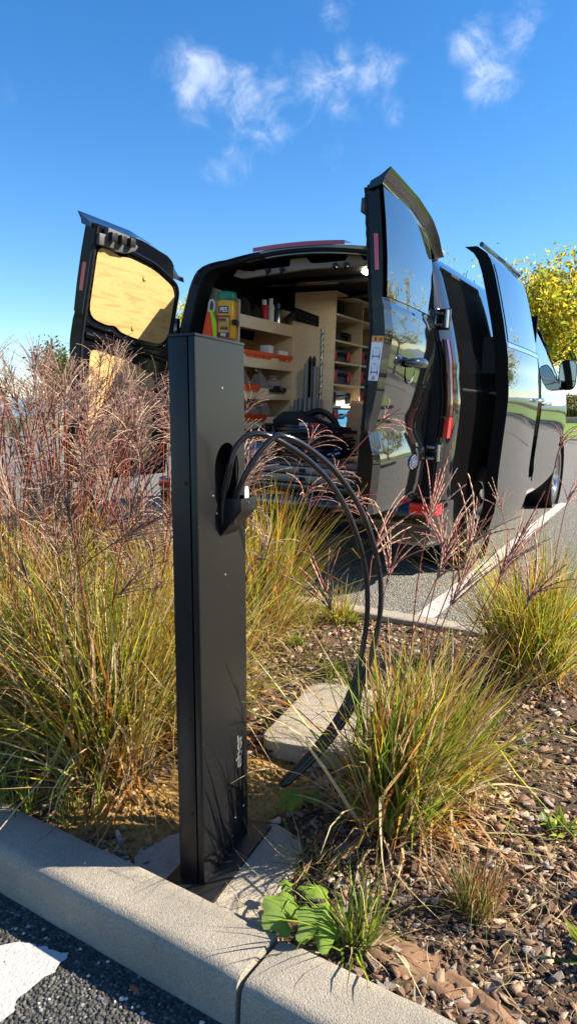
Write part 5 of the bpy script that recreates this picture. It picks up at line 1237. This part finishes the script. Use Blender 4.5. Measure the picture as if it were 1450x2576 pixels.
clump('grass_clump', -.13,2.72,.075,1150,.66,'upright green and orange grass clump right behind the post',[(.02,0,.09,.62,-.2,.22,4,2),(.0,.02,.09,.60,-.5,.16,4,1),(.03,.0,.09,.66,.1,.30,4,2),(-.02,.02,.09,.72,.3,.30,4,1),(.02,.0,.09,.98,.1,.22,4,2),(-.03,.0,.09,.80,.2,.12,4,1)],8,GR,{'green':.25,'lime':.25,'yellow':.2,'orange':.15,'tan':.1,'rust':.05},w=(.004,.008),th0=.30,th1=.8,skirt=250)
clump('grass_clump', .235,1.42,.062,850,.43,'large foreground grass clump under the hanging cables',[],9,GR,MIX_R,(.11,.0),skirt=220,ell=.8,th0=.28,th1=.85,right=.6)
e = clump('grass_clump', .34,1.56,.075,700,.41,'foreground grass clump to the right, leaning over the mulch',[],10,GR,MIX_R,(.16,-.05),skirt=420)
# tall flower stalks over the two foreground clumps: (x, y, length, azimuth, tilt)
FT = [(.12,1.46,.56,.4,.10),(.15,1.50,.60,1.2,.06),(.18,1.52,.58,0,.14),(.21,1.48,.54,-.4,.18),(.24,1.52,.62,.2,.10),(.26,1.55,.58,.8,.16),(.20,1.44,.50,2.6,.16),(.30,1.56,.60,.3,.22),(.33,1.58,.52,0,.32),(.36,1.60,.54,.5,.26),(.38,1.58,.46,-.2,.50),(.27,1.60,.66,1.0,.10)]
fgp = e
for i, (x, y, L, az, ti) in enumerate(FT): flower(fgp, x-.34, y-1.56, .09, L*.98, az, ti, [0,1,5,2][i % 4], [0,1,3][i % 3], 1.12, True)
for x, y, L, az, ti in ((.40,1.50,.40,-.5,1.15),(.38,1.47,.36,-.9,1.25),(.42,1.52,.42,-.35,1.1)): flower(fgp, x-.36, y-1.56, .16, L, az, ti, 3, 4, .8, True)
flowers_L = [.55]
clump('grass_clump', .86,2.36,.10,1250,.55,'lush yellow-green grass clump at the right edge by the bay line',[(-.05,-.02,.09,.80,.3,.05,4,0),(.04,.05,.09,.62,.9,.2,1,1),(.0,.06,.09,.58,1.8,.2,0,1),(-.08,.02,.09,.50,2.9,.3,0,1)],11,GR,MIX_Y,(.03,0),skirt=250,w=(.003,.006))
clump('grass_tuft', .345,1.165,.028,300,.16,'low wiry reddish grass tuft among the bark chips',[],13,None,{'green':.2,'rust':.3,'tan':.3,'dark':.2},w=(.0014,.0026),th0=.5,th1=.8,cat='grass tuft',K=6)
clump('grass_tuft', .112,1.085,.028,120,.155,'fresh green grass tuft at the kerb edge beside the broad leaves',[],14,None,{'green':.5,'lime':.25,'dark':.15,'straw':.1},w=(.0028,.0055),th0=.55,th1=1.0,cat='grass tuft',tip=.05)
clump('grass_tuft', -.62,1.49,.05,70,.17,'sparse green grass blades by the kerb at left',[],15,None,{'green':.5,'lime':.3,'dark':.2},w=(.002,.005),th0=.35,cat='grass tuft',tip=.05,ell=1)
clump('grass_tuft', -.47,1.47,.05,60,.15,'sparse green blades in front of the yellow clay',[],16,None,{'green':.55,'lime':.3,'dark':.15},w=(.002,.005),th0=.4,cat='grass tuft',tip=.05)
clump('grass_tuft', .045,1.30,.03,60,.16,'thin arching blades beside the concrete pad',[],17,None,{'green':.4,'tan':.4,'dark':.2},w=(.0014,.003),th0=.9,cat='grass tuft')
for i, (x, y, lb) in enumerate(((.035,2.66,'bright green weed rosette in the mulch behind the post'),(.16,2.36,'weed rosette in the mulch above the loose paving slab'),(.29,3.0,'weed tuft close to the bay kerb'),(.52,1.05,'green weed at the lower right edge of the photo'),(.60,1.42,'green weed in the shaded mulch at right'))):
    clump('weed_rosette', x, y, .02, 46, .085, lb, [], 30+i, None, {'green':.6,'lime':.4}, w=(.007,.013), th0=1.0, th1=.9, cat='weed', K=6, tip=0)
for i, (x, y, lb) in enumerate(((.05,2.95,'straggly tuft overhanging the bay kerb behind the cables'),(.22,3.02,'straggly yellow tuft overhanging the bay kerb'),(-.05,3.1,'tuft of grass at the left end of the visible bay kerb'))):
    clump('grass_tuft', x, y, .06, 160, .22, lb, [], 40+i, None, MIX_Y, w=(.003,.006), th0=.7, th1=1.0, cat='grass tuft')
# dry thatch and fallen blades over the bed
rg = np.random.default_rng(91); parts = []
for _ in range(46):
    k = rg.uniform(-2.6,1.0); q = rg.uniform(1.25,2.7); x = KD.x*k+KN.x*q; y = KD.y*k+KN.y*q
    if math.hypot(x-.1,y-1.95) < .2 or math.hypot(x+.10,y-1.5) < .30: continue
    V, F, C = blades(70, .13, .20, rg, 1.35, .5, (.0016,.004), {'straw':.4,'tan':.35,'lime':.12,'rust':.13}, 6, (0,0), bed_z, (x,y)); V[:,0] += x; V[:,1] += y; V[:,2] = np.minimum(V[:,2], .10+.35*(V[:,2]-.085)); parts.append((V,F,C))
for _ in range(60):
    k = rg.uniform(-.75,.3); q = rg.uniform(.93,1.7); x = KD.x*k+KN.x*q; y = KD.y*k+KN.y*q
    V, F, C = blades(16, .12, .10, rg, 1.45, .4, (.001,.0026), {'straw':.5,'tan':.4,'rust':.1}, 6, (0,0), bed_z, (x,y)); V[:,0] += x; V[:,1] += y; V[:,2] = np.minimum(V[:,2], .10+.3*(V[:,2]-.085)); parts.append((V,F,C))
V, F, C = join(parts); o = link('dry_thatch', np_mesh('dry_thatch', V, F, C), M_BLADE, bed); o['kind'] = 'stuff'
# coltsfoot-like plant with broad leaves lying on the kerb
M_BROAD, t = new_mat('broad_leaf', .5); v = t.coord('Generated')
t.l(t.ramp(t.noise(9,5,.6,t.coord('Object',(20,20,20))), [(0.3,(.10,.19,.015)),(0.6,(.20,.31,.025)),(0.8,(.30,.33,.04))]), t.b.inputs['Base Color'])
t.bump(t.noise(160,3,.6,t.coord()), .5, .003)
tr = t.n('ShaderNodeBsdfTranslucent', {'Color': (.16,.26,.02,1)}); mx = t.n('ShaderNodeMixShader', {0: .3}); t.l(t.b.outputs[0], mx.inputs[1]); t.l(tr.outputs[0], mx.inputs[2]); t.l(mx.outputs[0], t.o.inputs['Surface'])
def broad_leaf(seed):
    rg_ = np.random.default_rng(seed); V = [(0,0,0)]; F = []; n = 36; rn = 5
    for i in range(1,rn+1):
        for k in range(n):
            a = 2*np.pi*k/n; d = abs(((a+np.pi) % (2*np.pi))-np.pi); r_ = 1.0+.12*np.cos(a*5)+.04*np.cos(a*13+1)-.62*np.exp(-((np.pi-d)/.28)**2); q = i/rn
            z_ = .10*np.cos(a*7)*q*q*.5-.22*q*q+.05*np.sin(a*3+seed)*q; V.append((np.cos(a)*r_*q, np.sin(a)*r_*q, z_))
    for k in range(n): F.append((0, 1+k, 1+(k+1)%n))
    for i in range(rn-1):
        for k in range(n): F.append((1+i*n+k, 1+(i+1)*n+k, 1+(i+1)*n+(k+1)%n, 1+i*n+(k+1)%n))
    me = bpy.data.meshes.new('leaf'); me.from_pydata(V, [], F); me.update(); me.polygons.foreach_set('use_smooth', np.ones(len(F), bool)); me.materials.append(M_BROAD); return me
def broad_plant(x, y, leaves, label):
    p = empty('broad_leaf_plant', (x, y, .09)); tag(p, label, 'plant')
    for i, (dx, dy, dz, s_, rx_, ry_, rz_) in enumerate(leaves):
        o = link('leaf', broad_leaf(i+int(x*100) % 7), None, p); o.location = (dx, dy, dz); o.scale = (s_, s_, s_); o.rotation_mode = 'ZYX'; o.rotation_euler = (rx_, ry_, rz_)
        m = MB(); m.tube(catmull([(0,0,0),(dx*.4,dy*.4,dz*.7+.02),(dx,dy,dz)],4), .0016, 6); m.build('leaf_stalk', M_BROAD, p)
broad_plant(.015,1.150, [(-.026,-.042,.052,.036,.50,.22,2.5),(.036,-.080,.054,.038,.60,.25,1.2),(.034,.022,.050,.028,-.2,.2,-.6),(-.02,.06,.03,.014,.1,.1,.4)], 'broad-leaved plant spilling over the kerb joint')
broad_plant(.02,1.50, [(-.02,-.015,.045,.028,.5,-.4,1.0),(.04,.02,.03,.024,.2,.3,0)], 'broad leaf plant under the taped cable end')
broad_plant(-.70,1.76, [(0,-.05,.05,.05,.3,0,1.0),(.07,-.02,.06,.045,.2,.2,.2),(-.06,-.01,.04,.05,.1,-.3,2.2),(.02,.05,.06,.04,0,0,.4)], 'dark broad-leaved plant in the shade under the left clump')
# curled dead leaf at the slab and pebble
def dead_leaf(x, y, z_, s_, rz, lb):
    me = broad_leaf(5); o = link('dead_leaf', me.copy(), None); o.data.materials.clear(); o.data.materials.append(mat('dead_leaf_brown',(.26,.12,.06),.8)); o.location = (x,y,z_); o.rotation_euler = (.5,.35,rz); o.scale = (s_,s_*.7,s_*1.6); tag(o, lb, 'leaf')
dead_leaf(-.012,1.155,.10,.017,.4,'curled brown leaf beside the concrete pad')
dead_leaf(-.258,1.052,.045,.012,1.4,'small brown leaf on the asphalt at the kerb foot')
# ================================================================ background: lawn, wall, trees, hills
def sloped(name, poly, z_, mt):
    m = MB(); m.add([(a,b,c_) for (a,b),c_ in zip(poly, z_)], [tuple(range(len(poly)))]); o = m.build(name, mt, ang=None); o['kind'] = 'structure'; return o
LY = 26.5
sloped('lawn', [(4,LY),(34,LY),(40,LY+8.5),(2,LY+8.5)], [.10,.10,.62,.62], M_LAWN)
lk_ = empty('lawn_kerb', (0,0,0)); lk_['kind'] = 'structure'
m = MB(); m.box(0,.985,-.075,.075,-.05,.125); km = m.mesh('lawn_kerb_stone', bevel=.012); km.materials.append(M_KERB)
for i in range(26): o = link('kerb_stone', km, None, lk_); o.location = (4.5+i, LY-.08, 0)
m = MB(); m.box(2,40,LY+8.5,LY+8.8,.2,.92); o = m.build('low_wall', M_FARKERB, bevel=.02); tag(o, 'low grey concrete wall at the back of the lawn', 'wall')
sloped('verge', [(0,LY+8.8),(60,LY+8.8),(80,90),(-10,90)], [.75,.75,1.6,1.6], M_LAWN)
# lawn islands on the right, seen mirrored in the van
def island(name, cx, cy, a_, b_, rot):
    P = [(cx+a_*math.cos(t_)*math.cos(rot)-b_*math.sin(t_)*math.sin(rot), cy+a_*math.cos(t_)*math.sin(rot)+b_*math.sin(t_)*math.cos(rot)) for t_ in np.linspace(0,2*math.pi,40,endpoint=False)]
    m = MB(); m.prism(P, -.02,.11, lambda a,b,d:(a,b,d)); k = m.build(name, M_KERB, bevel=.02); k['kind'] = 'structure'
    m = MB(); m.add([(cx+(x-cx)*.93, cy+(y-cy)*.90, .118) for x, y in P], [tuple(range(40))]); g_ = m.build('lawn_island', M_LAWN, ang=None); g_['kind'] = 'structure'
island('island_kerb', 6.2, 7.6, 1.9, .75, R(50)); island('island_kerb', 11.5, 8.0, 6.5, 1.3, R(42)); island('island_kerb', 19, 12, 11, 1.6, R(45))
# trees
def tree(name, x, y, z0, H, spread, label, leafc, seed, nleaf=9000, bare=0.12, group='trees beyond the lawn', leafs=.10):
    rg_ = np.random.default_rng(seed); e = empty(name, (x, y, z0)); tag(e, label, 'tree', group); tips = []
    m = MB(); th = H*.26
    m.tube([(0,0,-.2),(.03,.02,th*.5),(0,.05,th)], [H*.022,H*.018,H*.015], 8); m.build('trunk', M_BARKT, e)
    m = MB()
    for i in range(11):
        az = i*2.4+rg_.normal(0,.3); el = rg_.uniform(.5,1.35); L = H*rg_.uniform(.35,.72); P = [Vector((0,0,th*rg_.uniform(.75,1.0)))]
        d = Vector((math.cos(az)*math.cos(el)*spread, math.sin(az)*math.cos(el)*spread, math.sin(el)))
        for j in range(6):
            d = (d+Vector((rg_.normal(0,.12), rg_.normal(0,.12), rg_.normal(.02,.08)))).normalized(); P.append(P[-1]+d*L/6)
        m.tube(P, [H*.009*(1-j/7)+.006 for j in range(7)], 5); tips += P[2:]
        for b_ in range(4):
            s_ = P[rg_.integers(2,6)]; dd = (d+Vector((rg_.normal(0,.7), rg_.normal(0,.7), rg_.normal(.1,.4)))).normalized(); Q = [s_, s_+dd*L*.16, s_+dd*L*.30+Vector((0,0,L*.03))]; m.tube(Q, [H*.004,H*.003,H*.0015], 4); tips += Q[1:]
    m.build('limbs', M_BARKT, e)
    TP = np.array([tuple(p) for p in tips]); n = nleaf; c_ = TP[rg_.integers(0,len(TP),n)]+rg_.normal(0,H*.045,(n,3)); c_[:,2] = np.maximum(c_[:,2], th*.55)
    kp = noise2(c_[:,0]*1.1+seed, c_[:,2]*1.1+c_[:,1]*.9, seed, 3) > bare+.28; c_ = c_[kp]; n = len(c_)
    a = rg_.normal(0,1,(n,3)); a /= np.linalg.norm(a,axis=1)[:,None]; b = np.cross(a, rg_.normal(0,1,(n,3))); b /= np.linalg.norm(b,axis=1)[:,None]; s_ = leafs*rg_.uniform(.6,1.3,n)[:,None]
    V = np.stack([c_+a*s_, c_+b*s_*.42, c_-a*s_, c_-b*s_*.42], 1).reshape(-1,3)
    lc = np.array(leafc); C = lc[rg_.integers(0,len(lc),n)]*rg_.uniform(.75,1.2,(n,1)); me = np_mesh('crown', V, np.arange(4*n).reshape(-1,4), np.repeat(C,4,0), False); link('crown', me, M_LEAF, e); return e
YE = [(.66,.50,.04),(.60,.50,.05),(.38,.40,.05),(.68,.52,.05),(.54,.38,.05)]
GRN = [(.06,.10,.02),(.08,.13,.02),(.10,.12,.03)]
tree('autumn_tree', 11.4, 33.5, .6, 9.4, 1.0, 'broad yellow autumn tree right of the van above the door mirror', YE+[(.22,.30,.03),(.30,.36,.03)], 3, 15000, .13, leafs=.14)
tree('autumn_tree', 15.2, 36.5, .7, 9.6, 1.0, 'yellow-green autumn tree at the right edge of the photo', YE[1:4]+[(.22,.30,.03)], 5, 12000, .12, leafs=.14)
tree('sparse_tree', 9.2, 34.5, .6, 10.0, .9, 'thin tree with bare twig tips behind the open sliding door', YE, 8, 2600, .22, leafs=.11)
tree('autumn_tree', -4.7, 30, 0, 5.9, .9, 'small yellow tree glimpsed between the left door and the van', YE, 11, 6000, .05, leafs=.12)
tree('green_tree', -13.3, 40, 0, 5.3, .5, 'distant green tree behind the left rear door edge', GRN, 13, 5000, .05, leafs=.12)
for i, (x, y, H) in enumerate(((26,13,7.5),(31,20,9),(24,24,8),(36,10,8.5),(20,-1,6.5),(29,2,8))):
    tree('lot_tree', x, y, 0, H, 1.0, ['yellow tree standing east of the lot','tall green tree east of the lot','greenish tree at the corner of the lot','dark tree far east','small tree south-east of the lot','leafy tree beyond the islands'][i], YE if i % 2 == 0 else GRN+YE[2:3], 60+i, 3500, .1, 'trees east of the parking lot', .16)
# shrubs under the trees
def shrub(x, y, z_, w_, h_, cols, lb, seed, n=2600):
    rg_ = np.random.default_rng(seed); e = empty('shrub', (x,y,z_)); tag(e, lb, 'shrub', 'shrubs behind the low wall')
    a = rg_.normal(0,1,(n,3)); a /= np.linalg.norm(a,axis=1)[:,None]; c_ = a*rg_.uniform(.3,1,(n,1))**.6; c_ = c_*np.array([w_,w_*.6,h_*.55])*(1+.25*(noise2(a[:,0]*3+seed,a[:,2]*3+a[:,1],seed,2)-.5))[:,None]+np.array([0,0,h_*.5]); c_ = c_[c_[:,2] > 0]; n = len(c_)
    p = rg_.normal(0,1,(n,3)); p /= np.linalg.norm(p,axis=1)[:,None]; q = np.cross(p, rg_.normal(0,1,(n,3))); q /= np.linalg.norm(q,axis=1)[:,None]; s_ = rg_.uniform(.05,.11,n)[:,None]
    V = np.stack([c_+p*s_, c_+q*s_*.5, c_-p*s_, c_-q*s_*.5],1).reshape(-1,3); lc = np.array(cols); C = lc[rg_.integers(0,len(lc),n)]*rg_.uniform(.7,1.2,(n,1)); link('foliage', np_mesh('foliage', V, np.arange(4*n).reshape(-1,4), np.repeat(C,4,0), False), M_LEAF, e)
    m = MB(); m.tube([(0,0,-.1),(.05,0,h_*.4)], .03, 6); m.tube([(0,0,0),(-.1,.05,h_*.5)], .025, 6); m.build('stems', M_BARKT, e)
OR = [(.42,.17,.03),(.40,.28,.04),(.25,.20,.05),(.3,.13,.05)]
for i, (x, w_, h_, cols, lb) in enumerate(((12.6,1.1,1.5,OR,'orange shrub behind the low wall beside the van'),(14.4,1.3,1.3,[(.16,.2,.04),(.25,.25,.06),(.30,.2,.1)],'pale green shrub behind the low wall'),(16.2,1.2,1.8,OR,'tall orange shrub behind the low wall at the right edge'))): shrub(x, LY+9.9, .75, w_, h_, cols, lb, 80+i)
# hedge row east (mirrored in the doors) and lamp posts
for i in range(9): shrub(22+i*1.1, 16-i*2.2, 0, 1.5, 2.3, GRN, ['first','second','third','fourth','fifth','sixth','seventh','eighth','ninth'][i]+' green bush from the lamp end of the eastern row', 120+i, 1200)
for i, (x, y) in enumerate(((19.5,14.2),(23.0,15.0))):
    e = empty('street_lamp', (x,y,0)); tag(e, ['slim street lamp east of the lot, nearer one','slim street lamp east of the lot, farther one'][i], 'street lamp', 'street lamps of the lot')
    m = MB(); m.tube([(0,0,0),(0,0,3.5),(0,0,6.5)], [.07,.055,.045], 10); m.build('lamp_pole', M_STEEL, e); m = MB(); m.box(-.6,.1,-.12,.12,6.5,6.6); m.box(.1,.5,-.1,.1,6.5,6.58); m.build('lamp_head', M_BLKPL, e, bevel=.03)
# hills
xs = np.linspace(-1600,1600,80); V = []
for x in xs:
    h_ = 28+42*float(noise2(x*.0022+5, .3, 3, 4)); V += [(x, 1500, -1), (x, 1560, h_*.6), (x, 1700, h_)]
o = link('hills', np_mesh('hills', V, [(i*3+j, (i+1)*3+j, (i+1)*3+j+1, i*3+j+1) for i in range(79) for j in range(2)]), M_HILL); o['kind'] = 'structure'
